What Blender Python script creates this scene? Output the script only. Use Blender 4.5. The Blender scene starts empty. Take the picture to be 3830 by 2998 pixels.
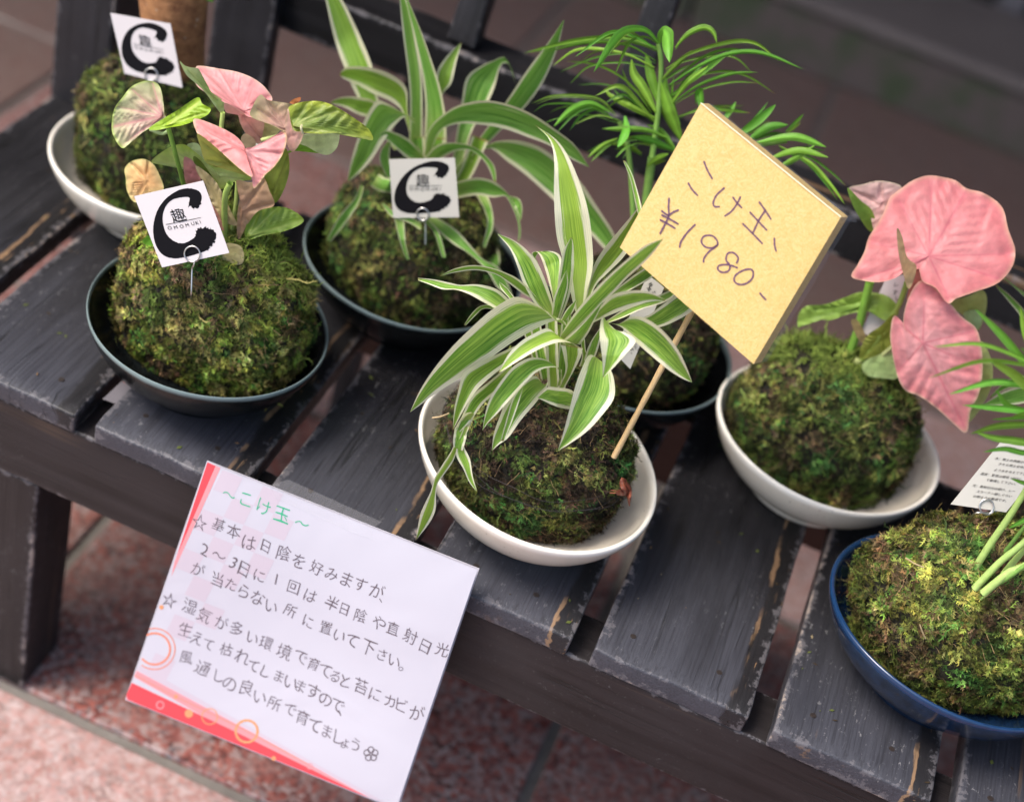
import bpy, math, random
import numpy as np
from mathutils.geometry import tessellate_polygon
from mathutils import Vector, Matrix

# ------------------------------------------------------------------ camera, world, sun
scene = bpy.context.scene
C = scene.collection
F_PX = 5841.4; CX, CY = 1915.0, 1499.0            # focal length in pixels of a 3830 px wide frame
CAM = np.array([0.42643, -0.61367, 0.62902])
R = np.array([[0.911784460316945, 0.3288389210493356, 0.24599606079700911],
              [0.39514523059448994, -0.5393625444985687, -0.7436049302757863],
              [-0.11184518167075652, 0.7752115902094977, -0.6217215178372847]])
cam_d = bpy.data.cameras.new('camera'); cam = bpy.data.objects.new('camera', cam_d); C.objects.link(cam)
cam_d.sensor_width = 36.0; cam_d.lens = F_PX / 3830 * 36.0
cam_d.clip_start = 0.02; cam_d.clip_end = 200
mw = Matrix(((R[0][0], -R[1][0], -R[2][0], CAM[0]), (R[0][1], -R[1][1], -R[2][1], CAM[1]),
             (R[0][2], -R[1][2], -R[2][2], CAM[2]), (0, 0, 0, 1)))
cam.matrix_world = mw
cam_d.dof.use_dof = True; cam_d.dof.focus_distance = 0.845; cam_d.dof.aperture_fstop = 3.8
scene.camera = cam

SUN_EL, SUN_AZ = 56.0, 208.0      # azimuth: degrees counter-clockwise from +x
world = bpy.data.worlds.new('World'); scene.world = world; world.use_nodes = True
wn = world.node_tree; bg = wn.nodes['Background']
sky = wn.nodes.new('ShaderNodeTexSky'); sky.sky_type = 'NISHITA'; sky.sun_disc = False
sky.sun_elevation = math.radians(SUN_EL); sky.sun_rotation = math.radians(90 - SUN_AZ)
sky.air_density = 1.0; sky.dust_density = 4.0; sky.ozone_density = 1.0
wn.links.new(sky.outputs[0], bg.inputs[0]); bg.inputs[1].default_value = 0.145
sd = bpy.data.lights.new('sun', 'SUN'); sun = bpy.data.objects.new('sun', sd); C.objects.link(sun)
sd.energy = 1.5; sd.angle = math.radians(22); sd.color = (1.0, 0.95, 0.88)
az, el = math.radians(SUN_AZ), math.radians(SUN_EL)
sdir = Vector((math.cos(az) * math.cos(el), math.sin(az) * math.cos(el), math.sin(el)))
sun.rotation_euler = sdir.to_track_quat('Z', 'Y').to_euler(); sun.location = sdir * 5
scene.view_settings.view_transform = 'Standard'; scene.view_settings.look = 'None'
scene.view_settings.exposure = 1.25; scene.view_settings.gamma = 1.0
scene.render.engine = 'CYCLES'

# ------------------------------------------------------------------ survey helpers (photo pixel + a real plane -> a point)
K = 3830 / 2182
FR = {'D': (0, 0, K), 'a': (1500, 500, .46838), 'b': (1500, 1250, .46838), 'c': (2050, 850, .35129),
      'd': (1200, 0, .58548), 'e': (400, 200, .46838), 'f': (3100, 600, .64431), 'g': (1900, 50, .59578),
      'h': (3330, 900, .7899), 'j': (2600, 1100, .644), 'k': (2300, 0, .7025), 'n': (400, 1650, .7893),
      'p': (0, 0, .59578), 'z': (0, 0, 1.0), 'q': (2700, 1900, .6428)}
def px(fr, p):
    o = FR[fr]; return np.array([o[0] + p[0] * o[2], o[1] + p[1] * o[2]], float)
def ray(uv):
    return R.T @ np.array([(uv[0] - CX) / F_PX, (uv[1] - CY) / F_PX, 1.0])
def on_plane(uv, p0, n):
    d = ray(uv); return CAM + d * (np.dot(np.asarray(p0) - CAM, n) / np.dot(d, n))
def zdepth(P): return float((R @ (np.asarray(P) - CAM))[2])
FWD = np.array([R[2][0], R[2][1], 0.0]); FWD /= np.linalg.norm(FWD)      # level direction away from the viewer
VIEW = R[2]
def unp_z(uv, z): return on_plane(uv, (0, 0, z), np.array([0, 0, 1.0]))

rnd = random.Random(5)
# ------------------------------------------------------------------ object helpers
def link(o, parent=None):
    C.objects.link(o)
    if parent is not None: o.parent = parent; o.matrix_parent_inverse = parent.matrix_world.inverted()
    return o
def thing(name, label, cat, loc=(0, 0, 0), group=None, kind=None):
    o = bpy.data.objects.new(name, None); o.empty_display_size = .01
    o.location = loc; C.objects.link(o); o.matrix_world = Matrix.Translation(Vector(loc))
    o['label'] = label; o['category'] = cat
    if group: o['group'] = group
    if kind: o['kind'] = kind
    return o
def mesh_obj(name, verts, faces, mat, parent=None, smooth=True, uv=None, col=None):
    me = bpy.data.meshes.new(name)
    if len(verts) and isinstance(faces, np.ndarray):
        v = np.asarray(verts, np.float32); nf, k = faces.shape
        me.vertices.add(len(v)); me.vertices.foreach_set('co', v.ravel())
        me.loops.add(nf * k); me.loops.foreach_set('vertex_index', faces.ravel().astype(np.int32))
        me.polygons.add(nf); me.polygons.foreach_set('loop_start', np.arange(0, nf * k, k, dtype=np.int32))
        me.polygons.foreach_set('loop_total', np.full(nf, k, np.int32)); me.update(calc_edges=True)
    else:
        me.from_pydata([tuple(map(float, p)) for p in verts], [], [tuple(int(i) for i in f) for f in faces]); me.update()
    if smooth: me.polygons.foreach_set('use_smooth', np.ones(len(me.polygons), bool))
    if col is not None:
        at = me.color_attributes.new('Col', 'FLOAT_COLOR', 'POINT')
        c = np.ones((len(me.vertices), 4), np.float32); c[:, :3] = np.asarray(col)[:, :3]; at.data.foreach_set('color', c.ravel())
    if uv is not None:
        ul = me.uv_layers.new(name='UVMap'); li = np.zeros(len(me.loops), np.int32); me.loops.foreach_get('vertex_index', li)
        ul.data.foreach_set('uv', np.asarray(uv, np.float32)[li].ravel())
    if mat: me.materials.append(mat)
    o = bpy.data.objects.new(name, me)
    if parent is not None:
        o.location = (0, 0, 0)
    link(o, parent); return o

# vectorised smooth noise
def vnoise(P, seed, scale, octs=3):
    g = np.random.RandomState(seed); out = 0; amp = 1; tot = 0
    for k in range(octs):
        s = 0
        for j in range(6):
            w = g.normal(size=3) * scale * (2 ** k); ph = g.uniform(0, 6.28)
            s = s + np.sin(P @ w + ph + 1.3 * np.sin(P @ (g.normal(size=3) * scale * (2 ** k)) + ph * 2))
        out = out + amp * s / 2.4; tot += amp; amp *= .55
    return out / tot

# ------------------------------------------------------------------ materials
class NT:
    def __init__(s, name):
        s.m = bpy.data.materials.new(name); s.m.use_nodes = True; s.t = s.m.node_tree; s.b = s.t.nodes['Principled BSDF']; s.out = s.t.nodes['Material Output']
    def n(s, typ, **kw):
        nd = s.t.nodes.new(typ)
        for k, v in kw.items():
            if k in nd.inputs: nd.inputs[k].default_value = v
            else: setattr(nd, k, v)
        return nd
    def l(s, a, b): s.t.links.new(a, b)
    def math(s, op, a, b=None, c=None, clamp=False):
        nd = s.t.nodes.new('ShaderNodeMath'); nd.operation = op; nd.use_clamp = clamp
        for i, v in enumerate((a, b, c)):
            if v is None: continue
            if isinstance(v, (int, float)): nd.inputs[i].default_value = v
            else: s.l(v, nd.inputs[i])
        return nd.outputs[0]
    def mix(s, f, a, b):
        nd = s.t.nodes.new('ShaderNodeMix'); nd.data_type = 'RGBA'
        for i, v in ((0, f), (6, a), (7, b)):
            if isinstance(v, (int, float)): nd.inputs[i].default_value = v
            elif isinstance(v, tuple): nd.inputs[i].default_value = (*v[:3], 1)
            else: s.l(v, nd.inputs[i])
        return nd.outputs[2]
    def ramp(s, f, stops):
        nd = s.t.nodes.new('ShaderNodeValToRGB'); e = nd.color_ramp.elements
        while len(e) < len(stops): e.new(.5)
        for i, (p, c) in enumerate(stops): e[i].position = p; e[i].color = (*c, 1) if isinstance(c, tuple) else (c, c, c, 1)
        s.l(f, nd.inputs[0]); return nd.outputs[0]
    def noise(s, vec, scale, detail=4, rough=.55, dist=0):
        nd = s.n('ShaderNodeTexNoise'); nd.inputs['Scale'].default_value = scale; nd.inputs['Detail'].default_value = detail
        nd.inputs['Roughness'].default_value = rough; nd.inputs['Distortion'].default_value = dist
        if vec is not None: s.l(vec, nd.inputs['Vector'])
        return nd.outputs[0]
    def mapping(s, vec, scale=(1, 1, 1), loc=(0, 0, 0)):
        nd = s.n('ShaderNodeMapping'); nd.inputs['Scale'].default_value = scale; nd.inputs['Location'].default_value = loc; s.l(vec, nd.inputs[0]); return nd.outputs[0]
    def bump(s, h, strength=.3, dist=.001, normal=None):
        nd = s.n('ShaderNodeBump'); nd.inputs['Strength'].default_value = strength; nd.inputs['Distance'].default_value = dist
        s.l(h, nd.inputs['Height'])
        if normal is not None: s.l(normal, nd.inputs['Normal'])
        return nd.outputs[0]
    def set(s, base=None, rough=None, normal=None, **kw):
        for k, v in (('Base Color', base), ('Roughness', rough), ('Normal', normal)):
            if v is None: continue
            if isinstance(v, tuple): s.b.inputs[k].default_value = (*v, 1)
            elif isinstance(v, (int, float)): s.b.inputs[k].default_value = v
            else: s.l(v, s.b.inputs[k])
        for k, v in kw.items(): s.b.inputs[k].default_value = v
        return s.m
    def translucent(s, color, fac):
        tr = s.n('ShaderNodeBsdfTranslucent'); mx = s.n('ShaderNodeMixShader'); mx.inputs[0].default_value = fac
        if isinstance(color, tuple): tr.inputs[0].default_value = (*color, 1)
        else: s.l(color, tr.inputs[0])
        s.l(s.b.outputs[0], mx.inputs[1]); s.l(tr.outputs[0], mx.inputs[2]); s.l(mx.outputs[0], s.out.inputs[0]); return s.m

def plain(name, col, rough=.5, **kw):
    t = NT(name); return t.set(base=col, rough=rough, **kw)

def wood_mat(name, W, L, T, axis='y', base=(.026, .026, .031), brown=0.0, wear=1.0, front_light_and_wear=False):
    """stained dark timber; W, L, T are the piece's sizes in metres along x, y, z; worn along its arrises"""
    t = NT(name); tc = t.n('ShaderNodeTexCoord'); oi = t.n('ShaderNodeObjectInfo')
    off = t.n('ShaderNodeCombineXYZ'); r = t.math('MULTIPLY', oi.outputs['Random'], 37.0)
    t.l(r, off.inputs[0]); t.l(r, off.inputs[1]); t.l(r, off.inputs[2])
    add = t.n('ShaderNodeVectorMath', operation='ADD'); t.l(tc.outputs['Object'], add.inputs[0]); t.l(off.outputs[0], add.inputs[1])
    v = add.outputs[0]
    gs = (130, 3.5, 130) if axis == 'y' else ((3.5, 130, 130) if axis == 'x' else (130, 130, 3.5))
    g1 = t.noise(t.mapping(v, gs), 1.0, 7, .62, .25)
    gs2 = tuple(a * 6.0 for a in gs)
    g2 = t.noise(t.mapping(v, gs2), 1.0, 4, .6)
    blot = t.noise(v, 14, 5, .6); scr = t.noise(t.mapping(v, (420, 160, 420)), 1.0, 4, .75, 1.0)
    c = t.mix(t.ramp(g1, [(.3, 0.0), (.72, 1.0)]), tuple(x * .5 for x in base), tuple(x * 1.35 for x in base))
    c = t.mix(t.math('MULTIPLY', t.ramp(blot, [(.45, 0.0), (.8, 1.0)]), .6), c, tuple(x * 1.9 + .002 for x in base))
    if front_light_and_wear:
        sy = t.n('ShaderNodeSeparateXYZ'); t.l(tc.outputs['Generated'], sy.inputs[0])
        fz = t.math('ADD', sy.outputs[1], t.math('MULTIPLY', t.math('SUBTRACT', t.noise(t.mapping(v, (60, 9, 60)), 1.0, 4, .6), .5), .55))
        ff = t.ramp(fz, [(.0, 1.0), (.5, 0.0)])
        c = t.mix(t.math('MULTIPLY', ff, .85), c, t.mix(t.ramp(g2, [(.35, 0.0), (.65, 1.0)]), (.047, .048, .060), (.060, .062, .077)))  # slats painted paler towards the front, standing in for open-sky light
    sc = t.ramp(scr, [(.62, 0.0), (.68, 1.0)])
    sc2 = t.math('MULTIPLY', sc, t.ramp(t.noise(v, 9, 3), [(.45, 0.0), (.62, 1.0)]))
    c = t.mix(t.math('MULTIPLY', sc2, .7 * wear), c, (.24, .235, .24))
    # bare wood streaks along the grain
    st = t.noise(t.mapping(v, tuple(a * .55 for a in gs), (3, 1, 8)), 1.0, 5, .6, .4)
    patch = t.ramp(t.noise(v, 7, 2), [(.57, 0.0), (.66, 1.0)])
    bare = t.math('MULTIPLY', t.ramp(st, [(.60, 0.0), (.66, 1.0)]), patch)
    c = t.mix(t.math('MULTIPLY', bare, .75 * wear), c, (.20, .12, .065))
    if front_light_and_wear:
        sx = t.n('ShaderNodeSeparateXYZ'); t.l(tc.outputs['Generated'], sx.inputs[0])
        side = t.ramp(t.math('ADD', sx.outputs[0], t.math('MULTIPLY', t.math('SUBTRACT', nzs := t.noise(t.mapping(v, (40, 10, 40)), 1.0, 5, .7), .5), .16)), [(.845, 0.0), (.875, 1.0)])
        c = t.mix(t.math('MULTIPLY', side, .8), c, (.010, .009, .009))
        s3 = t.ramp(t.noise(t.mapping(v, (380, 34, 380), (5, 2, 1)), 1.0, 5, .7, .3), [(.60, 0.0), (.64, 1.0)])
        edge_band = t.math('MULTIPLY', t.ramp(t.math('ABSOLUTE', t.math('SUBTRACT', side, .5)), [(.30, 1.0), (.48, 0.0)]), t.ramp(t.noise(v, 26, 3), [(.47, 0.0), (.56, 1.0)]))
        tan = t.math('MULTIPLY', .8, t.math('MAXIMUM', t.math('MULTIPLY', t.math('MULTIPLY', s3, side), t.ramp(t.noise(v, 30, 2), [(.5, 0.0), (.6, 1.0)])), t.math('MULTIPLY', edge_band, .8)))
        c = t.mix(tan, c, t.mix(nzs, (.20, .11, .055), (.42, .27, .15)))
        hair = t.ramp(t.noise(t.mapping(v, (900, 10, 900), (2, 7, 3)), 1.0, 4, .7, .2), [(.40, 0.0), (.5, 1.0)])
        c = t.mix(t.math('MULTIPLY', t.math('SUBTRACT', 1.0, hair), .32), c, (.006, .006, .007))
    # arris wear from the distance to the nearest edges
    sep = t.n('ShaderNodeSeparateXYZ'); t.l(tc.outputs['Generated'], sep.inputs[0])
    def ed(o, S): a = t.math('MINIMUM', o, t.math('SUBTRACT', 1.0, o)); return t.math('MULTIPLY', a, S)
    ex, ey, ez = ed(sep.outputs[0], W), ed(sep.outputs[1], L), ed(sep.outputs[2], T)
    d = t.math('MINIMUM', t.math('MINIMUM', t.math('ADD', ex, ez), t.math('ADD', ey, ez)), t.math('ADD', ex, ey))
    nz = t.noise(v, 130, 8, .78); nz2 = t.noise(v, 21, 3, .6)
    lim = t.math('MULTIPLY', t.math('MULTIPLY', t.ramp(nz2, [(.40, 0.0), (.68, 1.0)]), t.ramp(nz, [(.42, 0.0), (.62, 1.0)])), .0052 * wear)
    near = t.math('GREATER_THAN', lim, d)
    c = t.mix(t.math('MULTIPLY', near, .9), c, t.mix(nz2, (.30, .19, .11), (.38, .33, .29)))
    lim2 = t.math('MULTIPLY', t.ramp(nz, [(.42, 0.0), (.7, 1.0)]), .010 * wear)
    near2 = t.math('MULTIPLY', t.math('GREATER_THAN', lim2, d), .45)
    c = t.mix(near2, c, (.16, .15, .16))
    if brown: c = t.mix(brown, c, (.085, .032, .017))
    h = t.math('ADD', t.math('MULTIPLY', g1, .7), t.math('MULTIPLY', g2, .5))
    crack = t.noise(t.mapping(v, tuple(a * .5 for a in gs)), 1.0, 2, .5, .2)
    cr = t.ramp(crack, [(.488, 1.0), (.497, 0.0), (.503, 0.0), (.512, 1.0)])
    crm = t.math('MAXIMUM', cr, t.ramp(t.noise(v, 11, 2), [(.5, 1.0), (.6, 0.0)]))
    c = t.mix(t.math('MULTIPLY', t.math('SUBTRACT', 1.0, crm), .7), c, (.004, .004, .004))
    h = t.math('ADD', h, t.math('MULTIPLY', crm, .9))
    rough = t.ramp(t.math('ADD', t.math('MULTIPLY', blot, .5), t.math('MULTIPLY', g2, .5)), [(.3, .34), (.75, .62)])
    return t.set(base=c, rough=rough, normal=t.bump(h, .38, .0009), **{'Specular IOR Level': .32})

def granite_mat(light=0.0, light_c=None):
    t = NT('granite'); tc = t.n('ShaderNodeTexCoord'); v = tc.outputs['Object']
    ge = t.n('ShaderNodeNewGeometry'); v = ge.outputs['Position']
    oi = t.n('ShaderNodeObjectInfo')
    vo = t.n('ShaderNodeTexVoronoi', feature='F1'); vo.inputs['Scale'].default_value = 290; vo.inputs['Randomness'].default_value = 1
    wv = t.n('ShaderNodeVectorMath', operation='ADD'); nn = t.n('ShaderNodeTexNoise'); nn.inputs['Scale'].default_value = 150
    sc = t.n('ShaderNodeVectorMath', operation='SCALE'); sc.inputs[3].default_value = .006
    t.l(v, nn.inputs['Vector']); t.l(nn.outputs['Color'], sc.inputs[0]); t.l(v, wv.inputs[0]); t.l(sc.outputs[0], wv.inputs[1]); t.l(wv.outputs[0], vo.inputs['Vector'])
    sp = t.n('ShaderNodeSeparateColor'); t.l(vo.outputs['Color'], sp.inputs[0])
    c = t.ramp(sp.outputs[0], [(0, (.04, .02, .019)), (.25, (.17, .040, .032)), (.45, (.28, .085, .065)), (.62, (.20, .135, .125)), (.8, (.33, .25, .235)), (1.0, (.09, .08, .085))])
    big = t.noise(v, 38, 4, .6)
    c = t.mix(t.ramp(big, [(.38, 0.0), (.68, .55)]), c, t.mix(t.noise(v, 90, 2), (.14, .034, .028), (.28, .16, .145)))
    c = t.mix(t.math('MULTIPLY', t.ramp(t.noise(v, 5, 3), [(.4, 0.0), (.75, 1.0)]), .35), c, (.22, .17, .15))
    if light: c = t.mix(light, c, light_c if light_c else t.mix(t.ramp(t.noise(v, 120, 3), [(.35, 0.0), (.65, 1.0)]), (.38, .24, .21), (.60, .47, .45)))
    return t.set(base=c, rough=t.ramp(big, [(.3, .35), (.7, .6)]), normal=t.bump(t.noise(v, 500, 2), .12, .0004))

def grout_mat():
    t = NT('grout'); ge = t.n('ShaderNodeNewGeometry'); v = ge.outputs['Position']
    return t.set(base=t.mix(t.noise(v, 60, 5), (.09, .08, .07), (.22, .20, .18)), rough=.9, normal=t.bump(t.noise(v, 400, 3), .4, .001))

def strap_mat(name, g1, g2, cream, margin=.74):
    """striped leaf: cream margins, green middle with parallel veins; u across the blade, v along it"""
    t = NT(name); uv = t.n('ShaderNodeUVMap', uv_map='UVMap'); sp = t.n('ShaderNodeSeparateXYZ'); t.l(uv.outputs[0], sp.inputs[0])
    u, v = sp.outputs[0], sp.outputs[1]; oi = t.n('ShaderNodeObjectInfo'); r = t.math('MULTIPLY', oi.outputs['Random'], 50.0)
    cb = t.n('ShaderNodeCombineXYZ'); t.l(t.math('MULTIPLY', u, 30.0), cb.inputs[0]); t.l(t.math('MULTIPLY', v, 3.0), cb.inputs[1]); t.l(r, cb.inputs[2])
    s1 = t.noise(cb.outputs[0], 1.0, 3, .6); cb2 = t.n('ShaderNodeCombineXYZ')
    t.l(t.math('MULTIPLY', u, 9.0), cb2.inputs[0]); t.l(t.math('MULTIPLY', v, 3.0), cb2.inputs[1]); t.l(r, cb2.inputs[2]); s2 = t.noise(cb2.outputs[0], 1.0, 4, .6)
    e = t.math('MULTIPLY', t.math('ABSOLUTE', t.math('SUBTRACT', u, .5)), 2.0)
    mrg = t.math('ADD', e, t.math('MULTIPLY', t.math('SUBTRACT', s1, .5), .50))
    mrg = t.math('ADD', mrg, t.math('MULTIPLY', t.math('SUBTRACT', oi.outputs['Random'], .5), .14))
    mf = t.ramp(mrg, [(margin - .025, 0.0), (margin + .025, 1.0)])
    green = t.mix(t.ramp(s1, [(.38, 0.0), (.6, 1.0)]), g1, g2)
    green = t.mix(t.ramp(oi.outputs['Random'], [(.62, 0.0), (.9, .55)]), green, (.36, .50, .05))
    green = t.mix(t.math('MULTIPLY', t.ramp(s2, [(.5, 0.0), (.75, 1.0)]), .5), green, tuple(a * .5 for a in g1))
    pale = t.math('MULTIPLY', t.ramp(s1, [(.62, 0.0), (.67, 1.0)]), t.ramp(e, [(.3, 0.0), (.65, 1.0)]))
    green = t.mix(t.math('MULTIPLY', pale, .6), green, cream)
    green = t.mix(t.ramp(v, [(0.0, .75), (.28, 0.0)]), green, (.42, .52, .14))
    crm = t.mix(t.ramp(s2, [(.4, 0.0), (.7, 1.0)]), cream, tuple(a * .86 for a in cream)); crm = t.mix(t.ramp(v, [(0.0, .5), (.45, 0.0)]), crm, (.68, .70, .34))
    c = t.mix(mf, green, crm)
    c = t.mix(t.math('MULTIPLY', t.ramp(v, [(.965, 0.0), (.99, 1.0)]), t.ramp(oi.outputs['Random'], [(.3, 0.0), (.5, .8)])), c, (.34, .20, .08))
    wv = t.math('SINE', t.math('MULTIPLY', u, 110.0)); h = t.math('ADD', t.math('MULTIPLY', wv, .35), t.math('MULTIPLY', s1, 1.2))
    c = t.mix(t.math('MULTIPLY', t.ramp(wv, [(.0, 1.0), (.4, 0.0)]), .16), c, tuple(a * .6 for a in g1))
    t.set(base=c, rough=t.ramp(s2, [(.3, .36), (.7, .52)]), normal=t.bump(h, .35, .0005), **{'Specular IOR Level': .45})
    return t.translucent(c, .34)

def col_leaf_mat(name, rough=.42, tr=.25, bump=.3, scale=900, spec=.4):
    t = NT(name); a = t.n('ShaderNodeVertexColor', layer_name='Col'); tc = t.n('ShaderNodeTexCoord')
    n = t.noise(tc.outputs['Object'], scale, 3, .6); n2 = t.noise(tc.outputs['Object'], 180, 4, .6)
    c = t.mix(t.math('MULTIPLY', t.ramp(n2, [(.35, 0.0), (.7, 1.0)]), .22), a.outputs[0], (1, 1, 1)) if False else a.outputs[0]
    hs = t.n('ShaderNodeHueSaturation'); t.l(a.outputs[0], hs.inputs['Color']); t.l(t.math('ADD', .78, t.math('MULTIPLY', n2, .44)), hs.inputs['Value'])
    t.set(base=hs.outputs[0], rough=rough, normal=t.bump(t.math('ADD', n, t.math('MULTIPLY', n2, 2.0)), bump, .0006), **{'Specular IOR Level': spec})
    return t.translucent(hs.outputs[0], tr) if tr else t.m

def glaze_mat(name, body, rim, z_rim, rough=.18, mott=0.0, inner=None, spots=None, coat=.2, spec=.5, rimw=.0022):
    t = NT(name); tc = t.n('ShaderNodeTexCoord'); v = tc.outputs['Object']; sp = t.n('ShaderNodeSeparateXYZ'); t.l(v, sp.inputs[0])
    n = t.noise(v, 120, 5, .65); n2 = t.noise(v, 28, 3)
    c = t.mix(t.math('MULTIPLY', t.ramp(n, [(.38, 0.0), (.68, 1.0)]), mott), body, rim)
    if inner: c = t.mix(t.math('MULTIPLY', n2, .5), c, inner)
    hh = t.math('ADD', sp.outputs[2], t.math('MULTIPLY', t.math('SUBTRACT', n2, .5), .003))
    f = t.ramp(t.math('MULTIPLY', t.math('SUBTRACT', hh, z_rim - rimw), 400.0), [(.0, 0.0), (1.0, 1.0)])
    c = t.mix(t.math('MULTIPLY', f, .85 if spots is None else spots), c, rim)
    dirt = t.math('MULTIPLY', t.ramp(t.noise(v, 620, 2, .5), [(.69, 0.0), (.72, 1.0)]), t.ramp(t.noise(v, 45, 2), [(.5, 0.0), (.62, 1.0)]))
    film_ = t.ramp(t.noise(v, 34, 5, .65, 1.0), [(.5, 0.0), (.75, .22)])
    c = t.mix(film_, c, tuple(x * .62 + .01 for x in body)); c = t.mix(t.math('MULTIPLY', dirt, .8), c, (.06, .04, .02))
    return t.set(base=c, rough=rough, normal=t.bump(n2, .08, .001), **{'Specular IOR Level': spec, 'Coat Weight': coat, 'Coat Roughness': .08})

def moss_mat():
    t = NT('moss'); a = t.n('ShaderNodeVertexColor', layer_name='Col')
    t.set(base=a.outputs[0], rough=.75, **{'Specular IOR Level': .25}); return t.translucent(a.outputs[0], .22)
def soil_mat():
    t = NT('moss_core'); tc = t.n('ShaderNodeTexCoord'); v = tc.outputs['Object']
    c = t.mix(t.ramp(t.noise(v, 160, 5), [(.35, 0.0), (.7, 1.0)]), (.006, .005, .003), (.03, .025, .010))
    return t.set(base=c, rough=.95, normal=t.bump(t.noise(v, 500, 4), 1.0, .002))
def felt_mat():
    t = NT('yellow_fibre_paper'); tc = t.n('ShaderNodeTexCoord'); v = tc.outputs['Object']
    f1 = t.n('ShaderNodeTexNoise'); f1.inputs['Scale'].default_value = 300; f1.inputs['Detail'].default_value = 3; f1.inputs['Distortion'].default_value = 3.5; t.l(v, f1.inputs['Vector'])
    n = t.noise(v, 170, 5, .65, 3.5); big = t.noise(v, 22, 4)
    c = t.mix(t.ramp(n, [(.35, 0.0), (.65, 1.0)]), (.47, .31, .09), (.55, .40, .15))
    c = t.mix(t.math('MULTIPLY', t.ramp(f1.outputs[0], [(.5, 0.0), (.62, 1.0)]), .55), c, (.58, .43, .20))
    c = t.mix(t.math('MULTIPLY', big, .35), c, (.48, .31, .075))
    return t.set(base=c, rough=.6, normal=t.bump(n, .5, .0006))
def paper_mat(name, col, gloss=.35):
    t = NT(name); tc = t.n('ShaderNodeTexCoord'); v = tc.outputs['Object']
    cr = t.noise(v, 16, 2, .4, 1.0); 
    t.set(base=col, rough=.45, normal=t.bump(cr, .35, .004), **{'Coat Weight': gloss, 'Coat Roughness': .12}); return t.m
def bamboo_mat():
    t = NT('bamboo'); tc = t.n('ShaderNodeTexCoord'); v = tc.outputs['Object']
    n = t.noise(t.mapping(v, (700, 700, 700)), 1.0, 3)
    g = t.noise(t.mapping(v, (900, 900, 60)), 1.0, 4)
    return t.set(base=t.mix(g, (.44, .27, .11), (.72, .52, .27)), rough=.5, normal=t.bump(g, .3, .0004))
def bark_mat():
    t = NT('bark'); tc = t.n('ShaderNodeTexCoord'); v = tc.outputs['Object']
    n = t.noise(v, 70, 6, .65); l = t.noise(t.mapping(v, (60, 60, 220)), 1.0, 4)
    c = t.mix(t.ramp(n, [(.32, 0.0), (.7, 1.0)]), (.13, .045, .015), (.44, .21, .085))
    sp = t.n('ShaderNodeTexVoronoi'); sp.inputs['Scale'].default_value = 170; t.l(v, sp.inputs['Vector'])
    dots = t.math('MULTIPLY', t.ramp(sp.outputs[0], [(.12, 1.0), (.22, 0.0)]), t.ramp(t.noise(v, 60, 2), [(.5, 0.0), (.58, 1.0)]))
    c = t.mix(t.math('MULTIPLY', dots, .7), c, (.45, .36, .26))
    return t.set(base=c, rough=.8, normal=t.bump(t.math('ADD', n, l), .8, .0015))

M = {}
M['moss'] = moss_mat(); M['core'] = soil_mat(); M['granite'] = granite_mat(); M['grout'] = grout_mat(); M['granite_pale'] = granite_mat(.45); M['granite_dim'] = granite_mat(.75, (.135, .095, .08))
M['strapA'] = strap_mat('striped_leaf', (.10, .28, .025), (.38, .60, .09), (.92, .89, .66), .64)
M['strapB'] = strap_mat('striped_leaf_dark', (.10, .30, .03), (.29, .54, .10), (.85, .82, .55), .75)
M['syn'] = col_leaf_mat('arrowhead_leaf', .42, .34, .35)
M['palm'] = col_leaf_mat('palm_leaf', .45, .32, .3, 1400, .35)
M['stem'] = col_leaf_mat('stem', .45, .12, .3)
M['white'] = glaze_mat('white_glaze', (.70, .635, .53), (.80, .76, .68), .044, .16)
M['black'] = glaze_mat('black_green_glaze', (.003, .0035, .004), (.20, .26, .26), .044, .24, .03, None, .8, 0.0, .16, .0004)
M['blue'] = glaze_mat('blue_glaze', (.003, .010, .026), (.010, .042, .12), .044, .13, .45, None, .55)
M['felt'] = felt_mat(); M['paper'] = paper_mat('notice_paper', (.455, .445, .505), .5); M['card'] = plain('card_stock', (.57, .525, .525), .5)
M['cardB'] = plain('care_card_stock', (.47, .45, .40), .5)
M['ink'] = plain('black_ink', (.004, .0035, .005), .6, **{'Specular IOR Level': .12}); M['pen'] = plain('grey_pen', (.11, .085, .10), .55)
M['purple'] = plain('purple_pen', (.10, .035, .075), .55); M['green'] = plain('green_pen', (.03, .36, .19), .5)
M['red'] = plain('red_print', (.62, .055, .07), .4); M['pink'] = plain('pink_print', (.62, .24, .26), .4); M['palepink'] = plain('pale_pink_print', (.455, .395, .455), .45)
M['orange'] = plain('orange_print', (.62, .20, .12), .45); M['orange2'] = plain('amber_print', (.62, .26, .12), .45)
M['wire'] = plain('steel_wire', (.62, .60, .57), .28, Metallic=1.0); M['bamboo'] = bamboo_mat(); M['bark'] = bark_mat()
M['dry'] = plain('dry_leaf', (.16, .05, .028), .7); M['straw'] = plain('straw', (.42, .30, .16), .7); M['thread'] = plain('dark_thread', (.035, .028, .03), .5)
t = NT('clear_film'); t.set(base=(.75, .75, .80), rough=.12); t.b.inputs['Alpha'].default_value = .08; M['film'] = t.m
M['stone'] = (lambda t: t.set(base=t.mix(t.noise(t.n('ShaderNodeNewGeometry').outputs['Position'], 9, 5, .6), (.08, .064, .058), (.17, .14, .128)), rough=.8))(NT('kerb_stone'))
t = NT('mossy_stone'); gp = t.n('ShaderNodeNewGeometry').outputs['Position']; nn = t.noise(gp, 16, 5, .65)
M['mossstone'] = t.set(base=t.mix(t.ramp(nn, [(.42, 0.0), (.6, 1.0)]), (.095, .072, .064), (.05, .062, .03)), rough=.85)
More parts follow.
